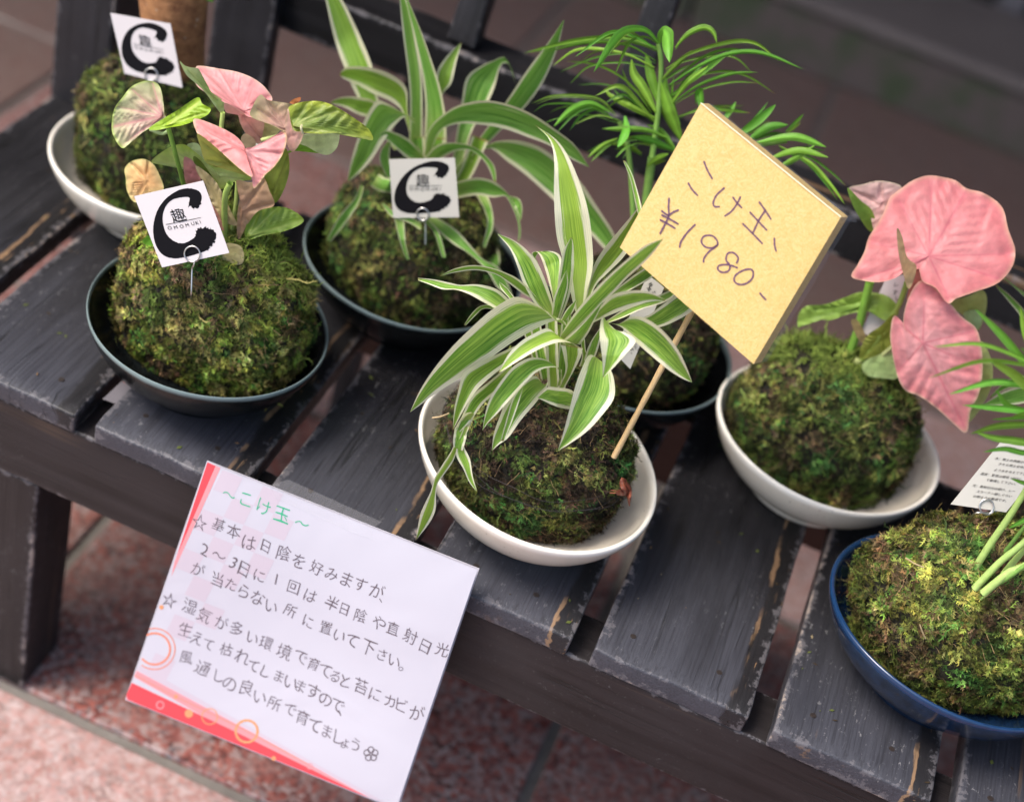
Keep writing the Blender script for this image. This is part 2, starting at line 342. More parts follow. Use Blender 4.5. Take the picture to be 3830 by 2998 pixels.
M['dark'] = plain('dark_recess', (.012, .011, .014), .7); M['metal'] = plain('grey_rail', (.13, .115, .12), .5)

# ------------------------------------------------------------------ ground
FZ = -0.27
floor = mesh_obj('floor', [(-6, -4, FZ - .004), (8, -4, FZ - .004), (8, 9, FZ - .004), (-6, 9, FZ - .004)], [(0, 1, 2, 3)], M['grout'], None, False)
floor['kind'] = 'structure'
TP = .383; tx0 = .422 - TP * 5; ty0 = -TP * 4; me_tile = None
def slab_mesh(name, w, l, h, b=.003):
    import bmesh
    bm = bmesh.new(); bmesh.ops.create_cube(bm, size=1)
    for v in bm.verts: v.co = Vector((v.co.x * w, v.co.y * l, v.co.z * h))
    bmesh.ops.bevel(bm, geom=[e for e in bm.edges], offset=b, segments=1, affect='EDGES')
    me = bpy.data.meshes.new(name); bm.to_mesh(me); bm.free(); return me
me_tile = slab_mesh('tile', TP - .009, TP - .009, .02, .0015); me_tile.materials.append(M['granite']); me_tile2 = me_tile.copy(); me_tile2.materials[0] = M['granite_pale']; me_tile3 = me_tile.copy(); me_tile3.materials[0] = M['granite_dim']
for i in range(-2, 13):
    for j in range(2, 8):
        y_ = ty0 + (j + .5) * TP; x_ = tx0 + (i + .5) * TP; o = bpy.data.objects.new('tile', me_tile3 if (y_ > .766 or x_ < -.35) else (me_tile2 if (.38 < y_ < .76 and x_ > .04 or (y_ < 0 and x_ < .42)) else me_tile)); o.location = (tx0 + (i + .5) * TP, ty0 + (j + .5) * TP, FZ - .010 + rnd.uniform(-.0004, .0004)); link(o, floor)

# ------------------------------------------------------------------ timber pieces
import bmesh
def timber(name, x0, x1, y0, y1, z0, z1, mat, parent, bev=.003, seed=0, amp=.0004, cuts=26, rot=None, front_round=0):
    bm = bmesh.new(); bmesh.ops.create_cube(bm, size=1)
    w, l, h = x1 - x0, y1 - y0, z1 - z0
    for v in bm.verts: v.co = Vector((v.co.x * w, v.co.y * l, v.co.z * h))
    bmesh.ops.bevel(bm, geom=[e for e in bm.edges], offset=bev, segments=3, affect='EDGES', profile=.6)
    ax = int(np.argmax([w, l, h])); S = (w, l, h)[ax]
    for k in range(1, cuts):
        no = [0, 0, 0]; no[ax] = 1; co = [0, 0, 0]; co[ax] = -S / 2 + S * k / cuts
        bmesh.ops.bisect_plane(bm, geom=bm.verts[:] + bm.edges[:] + bm.faces[:], plane_co=co, plane_no=no)
    ax2 = int(np.argsort([w, l, h])[1]); S2 = (w, l, h)[ax2]
    for k in range(1, 8):
        no = [0, 0, 0]; no[ax2] = 1; co = [0, 0, 0]; co[ax2] = -S2 / 2 + S2 * k / 8
        bmesh.ops.bisect_plane(bm, geom=bm.verts[:] + bm.edges[:] + bm.faces[:], plane_co=co, plane_no=no)
    P = np.array([v.co for v in bm.verts]); 
    n1 = vnoise(P + seed, seed + 1, 60, 3); n2 = vnoise(P + seed, seed + 9, 60, 3)
    for v, a, b in zip(bm.verts, n1, n2):
        k = 1.0
        if v.co.y < -l / 2 + .012 and front_round:
            q = (-l / 2 + .012 - v.co.y) / .012; v.co.z -= front_round * q * q * (1 if v.co.z > 0 else 0)
        v.co.z += a * amp; v.co.x += b * amp
        if front_round and abs(v.co.y + l / 2) < .006: v.co.y += b * .0009
    me = bpy.data.meshes.new(name); bm.to_mesh(me); bm.free(); me.materials.append(mat)
    me.polygons.foreach_set('use_smooth', np.ones(len(me.polygons), bool))
    try: me.set_sharp_from_angle(angle=math.radians(40))
    except Exception: pass
    o = bpy.data.objects.new(name, me)
    loc = Vector(((x0 + x1) / 2, (y0 + y1) / 2, (z0 + z1) / 2)); o.matrix_world = Matrix.Translation(loc) @ (rot if rot else Matrix())
    mwx = o.matrix_world.copy(); C.objects.link(o)
    if parent is not None: o.parent = parent; o.matrix_parent_inverse = parent.matrix_world.inverted(); o.matrix_world = mwx
    return o
bench = thing('bench', 'long black stained slatted wooden bench holding all the moss ball plants', 'bench', (.4, .1, FZ))
PITCH, GAP, TH, SD = .105, .0135, .0156, .275
m_slat = wood_mat('slat_wood', PITCH - GAP, SD, TH, 'y', (.012, .0115, .0135), front_light_and_wear=True)
offs = {0: .0015, 1: -.0003, 2: .002, 3: -.001, 4: -.0012, 5: .0008, 6: .001, 7: 0}
for k in range(0, 9):
    x0 = (k - 1) * PITCH + GAP / 2 + offs.get(k - 1, 0); x1 = k * PITCH - GAP / 2 + offs.get(k, 0)
    if k == 5: x1 -= .0015
    y1 = SD + rnd.uniform(-.002, .006) + (.028 if k == 0 else 0)
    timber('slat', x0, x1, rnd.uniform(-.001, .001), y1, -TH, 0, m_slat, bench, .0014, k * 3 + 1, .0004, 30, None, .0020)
m_rail = wood_mat('rail_wood', 1.1, .036, .0575, 'x', (.015, .0125, .0135), 0, .45)
timber('front_rail', -.10, .95, .0012, .037, -TH - .0575, -TH, m_rail, bench, .002, 50, .0004, 60)
m_back = wood_mat('apron_wood', 1.1, .024, .06, 'x', (.03, .022, .02), .45, .6)
timber('back_apron', -.09, .95, .246, .270, -TH - .06, -TH, m_back, bench, .002, 57, .0003, 40)
m_leg = wood_mat('leg_wood', .1, .046, .26, 'z', (.014, .012, .013), 0, .8)
timber('leg', -.025, .0765, .0022, .048, FZ, -TH - .0577, m_leg, bench, .002, 61, .0004, 20)
timber('leg', .83, .93, .0022, .048, FZ, -TH - .0577, m_leg, bench, .002, 66, .0004, 20)
m_brail = wood_mat('backrest_rail_wood', 1.1, .036, .04, 'x', (.010, .0095, .011), 0, .9)
timber('backrest_rail', -.20, 1.1, .330, .366, .098, .134, m_brail, bench, .0025, 71, .0006, 60)
timber('backrest_rail', -.20, 1.1, .395, .425, .40, .44, m_brail, bench, .0025, 73, .0006, 40)
m_post = wood_mat('post_wood', .045, .03, .6, 'z', (.018, .017, .020), 0, .7)
lean = Matrix.Rotation(math.radians(-12), 4, 'X')
timber('back_post', -.100, -.055, .285, .325, -.12, .36, m_post, bench, .002, 81, .0005, 30)
timber('back_leg', .004, .050, .315, .3295, FZ, .133, m_post, bench, .002, 83, .0005, 30)
for xx in (.176, .296):
    o = timber('back_spindle', xx - .008, xx + .012, .3345, .3565, .135, .40, m_post, bench, .002, int(xx * 1000), .0004, 20)
    m4 = Matrix.Translation(Vector((xx, .345, .135))) @ lean @ Matrix.Translation(Vector((-xx, -.345, -.135)))
    o.matrix_world = m4 @ o.matrix_world
for xx in (.142,):
    timber('back_post', xx, xx + .016, .345, .363, FZ, .0975, m_post, bench, .002, 91, .0004, 20)
timber('back_leg', .86, .905, .335, .365, FZ, .0975, m_post, bench, .002, 92, .0004, 20)

# ------------------------------------------------------------------ the stone step and dark frontage behind
kerb = thing('stone_step', 'low mossy grey stone step running behind the bench at top right', 'step', (.5, 1.42, FZ))
def box(name, x0, x1, y0, y1, z0, z1, mat, parent, bev=.004):
    me = slab_mesh(name, x1 - x0, y1 - y0, z1 - z0, bev); me.materials.append(mat); o = bpy.data.objects.new(name, me)
    o.matrix_world = Matrix.Translation(Vector(((x0 + x1) / 2, (y0 + y1) / 2, (z0 + z1) / 2))); m_ = o.matrix_world.copy(); C.objects.link(o)
    if parent is not None: o.parent = parent; o.matrix_parent_inverse = parent.matrix_world.inverted(); o.matrix_world = m_
    return o
for i in range(6):
    box('kerb_block', -1.0 + i * .6, -1.0 + i * .6 + .595, 1.42, 1.62, FZ - .003, FZ + .085, M['mossstone'], kerb, .006)
    box('kerb_cap', -1.0 + i * .6, -1.0 + i * .6 + .595, 1.41, 1.64, FZ + .0855, FZ + .105, M['stone'], kerb, .005)
fence = thing('railing', 'dark low railing with a grey post standing behind the stone step', 'railing', (.6, 1.66, FZ))
box('rail_panel', -1.2, 2.6, 1.70, 1.74, FZ, .9, M['dark'], fence)
wall = thing('building_wall', 'dark shop frontage filling the top right corner behind the railing, made tall to block sky reflections', 'wall', (.6, 2.4, FZ))
box('wall_face', -6, 8, 2.4, 2.6, FZ, 3.2, M['dark'], wall)  # frontage carried up out of view to block sky reflections on the slats
added_roof = thing('added_canopy', 'plain dark canopy added out of view overhead to shade the floor behind the bench', 'canopy', (.5, .9, 2.2))  # unseen slab added overhead, its edge set to shade the rear floor
box('shade_board', -5, 7, -.12, 2.39, 2.2, 2.26, M['metal'], added_roof)
box('post', .585, .625, 1.655, 1.69, FZ, .5, M['metal'], fence)
box('post', -.215, -.175, 1.655, 1.69, FZ, .5, M['metal'], fence)
box('rail', -1.2, 2.6, 1.662, 1.698, -.035, .0, M['metal'], fence)

# ------------------------------------------------------------------ dishes
def dish(name, label, c, r, mat, group, H=.044, thick=.0035, e2=(0, 0), fac=1.0):
    o_ = thing(name, label, 'dish', (c[0], c[1], 0), group)
    prof = [(0, .002), (.42, .002), (.47, .0), (.53, .0), (.552, .0012), (.558, .0045), (.59, .0060), (.70, .0098), (.82, .0158), (.91, .0228), (.965, .0292), (.992, .0335), (.998, .0352), (.990, .0364),
            (.968, .0364), (.953, .0352), (.942, .0328), (.905, .0270), (.83, .0200), (.72, .0140), (.55, .0095), (.35, .0078), (0, .0075)]
    if mat is M['black']: prof = [(pr + (.018 if i_ >= 14 and pr > .8 else 0), pz) for i_, (pr, pz) in enumerate(prof)]
    ns = 96; V = []; th = np.linspace(0, 2 * np.pi, ns, endpoint=False)
    wob = 1 + e2[0] * np.cos(2 * th) + e2[1] * np.sin(2 * th) + .004 * np.sin(3 * th + c[0] * 50)
    zw = .0008 * np.sin(2 * th + c[1] * 60)
    for (pr, pz) in prof:
        rr = pr * r * (1 + (wob - 1) * pr); zz = pz * H / .034
        V.append(np.stack([rr * np.cos(th), rr * np.sin(th), zz + zw * pr ** 3], 1))
    V = np.concatenate(V); Fs = []
    for i in range(len(prof) - 1):
        a = np.arange(ns); b = (a + 1) % ns; Fs.append(np.stack([i * ns + a, i * ns + b, (i + 1) * ns + b, (i + 1) * ns + a], 1))
    body = mesh_obj('bowl', V, np.concatenate(Fs), mat, None)
    body.parent = o_; body.modifiers.new('s', 'SUBSURF').levels = 1; body.modifiers['s'].render_levels = 1
    return o_

# ------------------------------------------------------------------ moss
PALS = {
 'bright': [((.255, .27, .050), 3), ((.165, .225, .035), 3), ((.31, .275, .085), 2.4), ((.080, .115, .022), 2), ((.165, .115, .055), 1.7), ((.085, .185, .035), .9)],
 'dark': [((.110, .125, .028), 2.4), ((.062, .092, .020), 3), ((.19, .19, .055), 1.3), ((.080, .052, .028), 3.0), ((.045, .030, .018), 2.0), ((.060, .150, .035), .9)],
 'mid': [((.145, .17, .038), 3), ((.085, .13, .026), 3.2), ((.23, .215, .065), 1.1), ((.11, .078, .038), 1.7), ((.065, .145, .033), 1.2)],
 'yellow': [((.23, .235, .050), 3), ((.155, .195, .038), 3), ((.27, .22, .075), 1.6), ((.155, .105, .048), 1.7), ((.09, .14, .03), 1.8), ((.10, .21, .04), .7)]}
def moss_ball(parent, c, a, b, cz, seed, n, pal, size=1.0, tuft=None, name='moss_ball', up=.34):
    g = np.random.RandomState(seed)
    # core
    nu, nv = 72, 40; U, Vv = np.meshgrid(np.linspace(0, 2 * np.pi, nu, endpoint=False), np.linspace(0.001, np.pi - .001, nv))
    D_ = np.stack([np.sin(Vv) * np.cos(U), np.sin(Vv) * np.sin(U), np.cos(Vv)], -1).reshape(-1, 3)
    def radial(d):
        lump = 1 + .045 * vnoise(d, seed, 2.6, 2) + .030 * vnoise(d, seed + 4, 9, 3)
        zz = np.sign(d[:, 2]) * np.abs(d[:, 2]) ** .92
        q = np.stack([d[:, 0] * a, d[:, 1] * b, zz * c], 1) * lump[:, None]; return q
    Pc = radial(D_) * .965; Fs = []
    for i in range(nv - 1):
        x = np.arange(nu); y = (x + 1) % nu; Fs.append(np.stack([i * nu + x, (i + 1) * nu + x, (i + 1) * nu + y, i * nu + y], 1))
    off = np.array([0, 0, cz]); ball = mesh_obj(name, Pc + off, np.concatenate(Fs), M['core'], None); ball.parent = parent
    # sprigs
    d = g.normal(size=(n * 2, 3)); d /= np.linalg.norm(d, axis=1)[:, None]; d = d[d[:, 2] > -.62][:n]; n = len(d)
    P0 = radial(d); Nn = d / np.array([a, b, c]) ** 1.0; Nn /= np.linalg.norm(Nn, axis=1)[:, None]
    patch = vnoise(d, seed + 20, 4.2, 3); patch2 = vnoise(d, seed + 31, 7.5, 2)
    # hollows in the cover
    dens = vnoise(d, seed + 50, 10, 2); keep = (dens + g.normal(size=n) * .3) > -.72; P0, Nn, patch, patch2, d = P0[keep], Nn[keep], patch[keep], patch2[keep], d[keep]; n = len(P0)
    T = g.normal(size=(n, 3)); T -= (T * Nn).sum(1)[:, None] * Nn; T /= np.linalg.norm(T, axis=1)[:, None]
    flow = np.stack([np.zeros(n), np.zeros(n), -np.ones(n)], 1); flow -= (flow * Nn).sum(1)[:, None] * Nn
    T = T + flow * .35; T /= np.linalg.norm(T, axis=1)[:, None]
    L = size * (.0024 + .0030 * g.rand(n) ** 1.6 + .006 * (g.rand(n) < .03)) * (1 + .25 * patch2); 
    if tuft is not None:
        tf = np.clip((d @ np.array(tuft[:3]) - tuft[3]) * 6, 0, 1); L = L * (1 + .45 * tf)
    else: tf = np.zeros(n)
    upk = up * (.2 + 1.2 * g.rand(n)) + .35 * tf
    nc = 420; cd = g.normal(size=(nc, 3)); cd /= np.linalg.norm(cd, axis=1)[:, None]; dots = d @ cd.T; cid = dots.argmax(1); cdist = np.arccos(np.clip(dots.max(1), -1, 1)); crad = .105
    cT = g.normal(size=(nc, 3))[cid]; cT = cT - (cT * Nn).sum(1)[:, None] * Nn; T = T * .75 + cT * .6; T -= (T * Nn).sum(1)[:, None] * Nn; T /= np.linalg.norm(T, axis=1)[:, None]
    chgt = g.uniform(0, 1, nc)[cid]; dome = np.clip(1 - (cdist / crad) ** 2, 0, 1); P0 = P0 + Nn * (.0030 * dome * chgt * size)[:, None]
    cbr = np.exp(g.normal(size=nc) * .30)[cid]; cgum = g.gumbel(size=(nc, 6))[cid]
    S = np.cross(Nn, T); dirn = T + Nn * upk[:, None]; dirn /= np.linalg.norm(dirn, axis=1)[:, None]
    curl = g.uniform(-.9, .5, n)
    ts = np.linspace(0, 1, 5); pts = []
    for t_ in ts:
        pts.append(P0 - Nn * .0008 + dirn * (L * t_)[:, None] + Nn * (curl * L * t_ * t_ * .6)[:, None] + S * (g.uniform(-.25, .25, n) * L * t_ * t_)[:, None])
    pts = np.stack(pts, 1)                                   # n,5,3
    wst = .00025 * size * (1 + g.rand(n)); Vs = []; Fa = []; base = 0
    # stem ribbon
    L1 = pts + S[:, None] * (wst[:, None, None] * np.array([1, 1, .8, .6, .2])[None, :, None]); L2 = pts - S[:, None] * (wst[:, None, None] * np.array([1, 1, .8, .6, .2])[None, :, None])
    V1 = np.stack([L1, L2], 2).reshape(n, 10, 3); idx = np.arange(n)[:, None] * 10
    fq = np.array([[0, 1, 3], [0, 3, 2], [2, 3, 5], [2, 5, 4], [4, 5, 7], [4, 7, 6], [6, 7, 9], [6, 9, 8]])
    F1 = (idx[:, :, None] + fq[None]).reshape(-1, 3)
    # leaflets
    nl = 9; LV = []; 
    for k in range(nl):
        t_ = .15 + .85 * k / (nl - 1); i0 = min(3, int(t_ * 4)); fr_ = t_ * 4 - i0
        p = pts[:, i0] * (1 - fr_) + pts[:, i0 + 1] * fr_; tg = pts[:, i0 + 1] - pts[:, i0]; tg /= np.linalg.norm(tg, axis=1)[:, None] + 1e-9
        sd_ = 1 if k % 2 else -1; ll = size * (.0011 + .0015 * g.rand(n)) * (1.1 - .5 * t_); rr = g.normal(size=(n, 3)) * .35
        od = S * sd_ + tg * .8 + Nn * .25 + rr; od /= np.linalg.norm(od, axis=1)[:, None]
        hw = tg * (ll * .21)[:, None]
        LV += [p - hw, p + hw, p + od * ll[:, None]]
    LV = np.stack(LV, 1).reshape(n, nl * 3, 3); idl = n * 10 + np.arange(n)[:, None] * (nl * 3)
    F2 = (idl[:, :, None] + np.arange(nl * 3).reshape(1, nl, 3)).reshape(-1, 3)
    Vall = np.concatenate([V1.reshape(-1, 3), LV.reshape(-1, 3)]); Fall = np.concatenate([F1, F2])
    # colours: patches of different mosses
    cols = np.array([p_[0] for p_ in PALS[pal]]); wts = np.array([p_[1] for p_ in PALS[pal]]); 
    score = np.stack([vnoise(d, seed + 100 + i, 5.5, 4) * 2.1 + np.log(w) * .75 + g.gumbel(size=n) * .28 + cgum[:, i] * .55 for i, w in enumerate(wts)], 1)
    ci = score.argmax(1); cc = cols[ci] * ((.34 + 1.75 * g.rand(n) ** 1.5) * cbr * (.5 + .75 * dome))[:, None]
    cc = cc * (1 + .10 * g.normal(size=(n, 3))); 
    if tuft is not None: cc = cc * (1 - tf[:, None] * .75) + tf[:, None] * .75 * np.array([.17, .24, .04]) * (.6 + .9 * g.rand(n)[:, None])
    cc = np.clip(cc, .006, .8)
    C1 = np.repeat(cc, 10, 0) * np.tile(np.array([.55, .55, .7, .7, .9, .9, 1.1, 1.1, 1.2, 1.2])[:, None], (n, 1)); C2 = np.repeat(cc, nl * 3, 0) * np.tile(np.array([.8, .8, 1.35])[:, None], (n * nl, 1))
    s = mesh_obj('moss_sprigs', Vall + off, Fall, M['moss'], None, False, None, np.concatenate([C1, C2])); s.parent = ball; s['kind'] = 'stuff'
    # brown threads and fibres
    nt = int(n * .022); V2 = []; F3 = []; sel = g.choice(n, nt); kk = 0
    p = P0[sel] + Nn[sel] * .0012; tt = g.normal(size=(nt, 3)); tt = tt - (tt * Nn[sel]).sum(1)[:, None] * Nn[sel]; tt[:, 2] *= .45; tt /= np.linalg.norm(tt, axis=1)[:, None]; ln = g.uniform(.005, .018, nt) * size
    segs = 6; pp = []
    for q in range(segs + 1):
        u = (q / segs - .5); x = p + tt * (ln * u)[:, None]; x = x - Nn[sel] * ((u * ln) ** 2 / (2 * .05))[:, None] + Nn[sel] * (.0012 * math.cos(q * 1.9))
        pp.append(x)
    pp = np.stack(pp, 1); sw = np.cross(tt, Nn[sel]) * .00011; A_ = np.stack([pp + sw[:, None], pp - sw[:, None]], 2).reshape(-1, 3)
    ix = np.arange(nt)[:, None] * (2 * (segs + 1)); fq = np.array([[2 * q, 2 * q + 1, 2 * q + 3, 2 * q + 2] for q in range(segs)]); F3 = (ix[:, :, None] + fq[None]).reshape(-1, 4)
    fc = np.where(g.rand(nt)[:, None] < .45, np.array([[.30, .20, .10]]), np.array([[.05, .035, .03]])) * (.6 + .8 * g.rand(nt)[:, None])
    s2 = mesh_obj('fibres', A_ + off, F3, M['moss'], None, False, None, np.repeat(fc, 2 * (segs + 1), 0)); s2.parent = ball; s2['kind'] = 'stuff'
    return ball

# ------------------------------------------------------------------ leaves
def catmull(P, n, closed=False):
    P = np.asarray(P, float)
    if len(P) == 2 and not closed: 
        t_ = np.linspace(0, 1, n)[:, None]; return P[0] * (1 - t_) + P[1] * t_
    Q = np.concatenate([P[-1:], P, P[:2]]) if closed else np.concatenate([2 * P[:1] - P[1:2], P, 2 * P[-1:] - P[-2:-1]])
    out = []; m = len(P) if closed else len(P) - 1
    for i in range(m):
        p0, p1, p2, p3 = Q[i], Q[i + 1], Q[i + 2], Q[i + 3]
        for k in range(16):
            t_ = k / 16; out.append(.5 * ((2 * p1) + (-p0 + p2) * t_ + (2 * p0 - 5 * p1 + 4 * p2 - p3) * t_ ** 2 + (-p0 + 3 * p1 - 3 * p2 + p3) * t_ ** 3))
    out.append(P[0] if closed else P[-1]); out = np.array(out)
    L = np.r_[0, np.cumsum(np.linalg.norm(np.diff(out, axis=0), axis=1))]; s = np.linspace(0, L[-1], n + (1 if closed else 0))
    r = np.stack([np.interp(s, L, out[:, i]) for i in range(out.shape[1])], 1); return r[:-1] if closed else r

class Plant:
    def __init__(s, root, base): s.root = root; s.base = np.array(base, float); s.inv = -s.base
    def pt(s, uv, d): return on_plane(uv, s.base + FWD * d, FWD)

def dint(d, t_): return np.interp(t_, np.linspace(0, 1, len(d)), d)
def strap(pl, fr, A, B, d, mat, fold=.16, tw=0.0, n=30, m=8, name='leaf', parent=None, col=None, wav=.0):
    A = catmull([px(fr, p) for p in A], n + 1); B = catmull([px(fr, p) for p in B], n + 1)
    V = np.zeros((n + 1, m + 1, 3)); UV = np.zeros((n + 1, m + 1, 2)); ph = rnd.uniform(0, 6)
    for i in range(n + 1):
        t_ = i / n; tt = t_ * t_ * (3 - 2 * t_) * .3 + t_ * .7; W = np.linalg.norm(A[i] - B[i]) * .9 / F_PX; dd = dint(d, tt)
        for j in range(m + 1):
            u = j / m; e = abs(2 * u - 1); q = A[i] * (1 - u) + B[i] * u
            dz = dd - fold * W * e ** 1.5 + tw * W * (u - .5) * 2 + wav * W * e * math.sin(t_ * 16 + ph + u * 3)
            V[i, j] = pl.pt(q, dz) - pl.base; UV[i, j] = (u, t_)
    idx = np.arange((n + 1) * (m + 1)).reshape(n + 1, m + 1); Fq = np.stack([idx[:-1, :-1], idx[:-1, 1:], idx[1:, 1:], idx[1:, :-1]], -1).reshape(-1, 4)
    cc = None
    if col is not None:
        uvf = UV.reshape(-1, 2); c = np.array(col); cc = c[None] * (1 + .22 * np.sin(uvf[:, :1] * 42 + ph)) * (1.12 - .35 * np.abs(uvf[:, :1] - .5))
        mid = np.exp(-((uvf[:, :1] - .5) / .05) ** 2); cc = cc * (1 + .35 * mid)
        if rnd.random() < .25: tip = np.clip((uvf[:, 1:] - .93) * 20, 0, 1); cc = cc * (1 - tip) + tip * np.array([[.30, .15, .05]])
    o = mesh_obj(name, V.reshape(-1, 3), Fq, mat, None, True, UV.reshape(-1, 2), cc); o.parent = parent or pl.root; return o

def ribbon(pl, fr, pts, w, d, mat, col=None, prof=None, **kw):
    """lance shaped leaf given by its centre line (photo px of frame fr) and greatest width"""
    P = catmull([px(fr, p) for p in pts], 14); T = np.gradient(P, axis=0); T /= np.linalg.norm(T, axis=1)[:, None] + 1e-9
    N = np.stack([-T[:, 1], T[:, 0]], 1); t_ = np.linspace(0, 1, 14); wpx = w * FR[fr][2] * (.66 if mat is M['palm'] else 1)
    pr = prof if prof is not None else np.interp(t_, [0, .12, .35, .6, .8, .93, 1], [.22, .5, .88, 1, .74, .34, .02])
    A = P + N * (wpx / 2 * pr)[:, None]; B = P - N * (wpx / 2 * pr)[:, None]
    return strap(pl, 'z', A, B, d, mat, n=20, m=4, col=col, **kw)

def tube(pl, fr, pts, w, d, mat, col=(.2, .35, .06), name='stem', taper=1.0, parent=None, segs=8):
    P2 = catmull([px(fr, p) for p in pts], 16); P = np.array([pl.pt(q, dint(d, i / 15)) for i, q in enumerate(P2)]) - pl.base
    r0 = w * FR[fr][2] / 2 * zdepth(pl.base) / F_PX; V = []; 
    for i in range(16):
        T = P[min(i + 1, 15)] - P[max(i - 1, 0)]; T /= np.linalg.norm(T); s_ = np.cross(T, VIEW); s_ /= np.linalg.norm(s_); u_ = np.cross(T, s_)
        r = r0 * (1 + (taper - 1) * i / 15)
        for k in range(segs): a_ = 2 * math.pi * k / segs; V.append(P[i] + r * (math.cos(a_) * s_ + math.sin(a_) * u_))
    Fq = [(i * segs + k, i * segs + (k + 1) % segs, (i + 1) * segs + (k + 1) % segs, (i + 1) * segs + k) for i in range(15) for k in range(segs)]
    n0 = len(V); Fq = np.array(Fq); t_ = np.repeat(np.linspace(0, 1, 16), segs)[:, None]
    cc = np.array(col)[None] * (1.25 - .4 * t_) * (1 + .08 * np.sin(np.arange(16 * segs))[:, None])
    o = mesh_obj(name, V, Fq, mat, None, True, None, cc); o.parent = parent or pl.root; return o

def segdist(P, a, b):
    ab = b - a; t_ = np.clip(((P - a) @ ab) / (ab @ ab + 1e-9), 0, 1); return np.linalg.norm(P - (a + t_[:, None] * ab), axis=1), t_
def fan(pl, fr, outline, ctr, d, tilt=(0, 0), cup=0.0, c1=(.7, .25, .25), c2=None, veins=(), tip=None, vcol=None, name='leaf', mott=.25, edgec=None, relief=1.0, label=None, nr=16, ns=96, noisy=0):
    """broad leaf: outline and centre (petiole) in photo px; tilt = depth slope across and down; veins fan out to outline points, side veins leave the midrib"""
    O = catmull([px(fr, p) for p in outline], ns, True); c0 = px(fr, ctr); s = zdepth(pl.base) / F_PX
    rad = np.linspace(0, 1, nr + 1)[1:]; P = [c0[None]] + [c0 + (O - c0) * r for r in rad]; P = np.concatenate(P)
    rr = np.concatenate([[0]] + [np.full(ns, r) for r in rad]); L = np.linalg.norm(O - c0, axis=1).max()
    rel = (P - c0) * s; vd = np.full(len(P), 1e9); vl = [px(fr, v) for v in veins]
    for i, v in enumerate(vl):
        q, t_ = segdist(P, c0, v); vd = np.minimum(vd, q / (1.0 - .55 * t_))
    if tip is not None:
        tp = px(fr, tip); q, t_ = segdist(P, c0, tp); vd = np.minimum(vd, q / 1.3); mid = tp - c0; ml = np.linalg.norm(mid); mu = mid / ml; mn = np.array([-mu[1], mu[0]])
        for k in range(1, 7):
            for sg in (-1, 1):
                a = c0 + mid * (k / 7.2); b = a + (mu * .55 + mn * sg * .8) * ml * .62 * (1 - .45 * k / 7); q, t_ = segdist(P, a, b); vd = np.minimum(vd, q * 2.2 + 3.5)
    vs = 4.2; vv = np.exp(-(vd / vs) ** 2); puck = np.exp(-(vd / (L * .10)) ** 2)
    nz = vnoise(np.c_[P * .012, np.zeros(len(P))], int(abs(c0[0])) % 997, 1.6, 3); nz2 = vnoise(np.c_[P * .012, np.zeros(len(P))], int(abs(c0[1])) % 991, 5.0, 2)
    dd = d + tilt[0] * rel[:, 0] + tilt[1] * rel[:, 1] + cup * (np.linalg.norm(rel, axis=1) ** 2) * 10 + relief * (.0016 * puck * np.minimum(rr * 3, 1) + .0009 * nz * rr + .0003 * nz2)
    V = np.array([pl.pt(q, a) for q, a in zip(P, dd)]) - pl.base
    Fs = [(0, 1 + i, 1 + (i + 1) % ns) for i in range(ns)]
    for r in range(nr - 1):
        for i in range(ns):
            j = (i + 1) % ns; Fs.append((1 + r * ns + i, 1 + (r + 1) * ns + i, 1 + (r + 1) * ns + j)); Fs.append((1 + r * ns + i, 1 + (r + 1) * ns + j, 1 + r * ns + j))
    c1 = np.array(c1); c2 = np.array(c2 if c2 is not None else c1); k = np.clip(rr ** 2 + mott * nz + .15 * mott * nz2, 0, 1)[:, None]; cc = c1 * (1 - k) + c2 * k
    cc = cc * (1 + .10 * nz2[:, None])
    vc = np.array(vcol if vcol is not None else c1 * .72); cc = cc * (1 - .7 * vv[:, None]) + vc * .7 * vv[:, None]
    if edgec is not None: e = np.clip((rr - .955) * 30, 0, 1)[:, None] * .8; cc = cc * (1 - e) + np.array(edgec) * e
    o = mesh_obj(name, V, np.array(Fs), M['syn'], None, True, None, np.clip(cc, .005, .95)); o.parent = pl.root
    if label: o['label'] = label
    return o

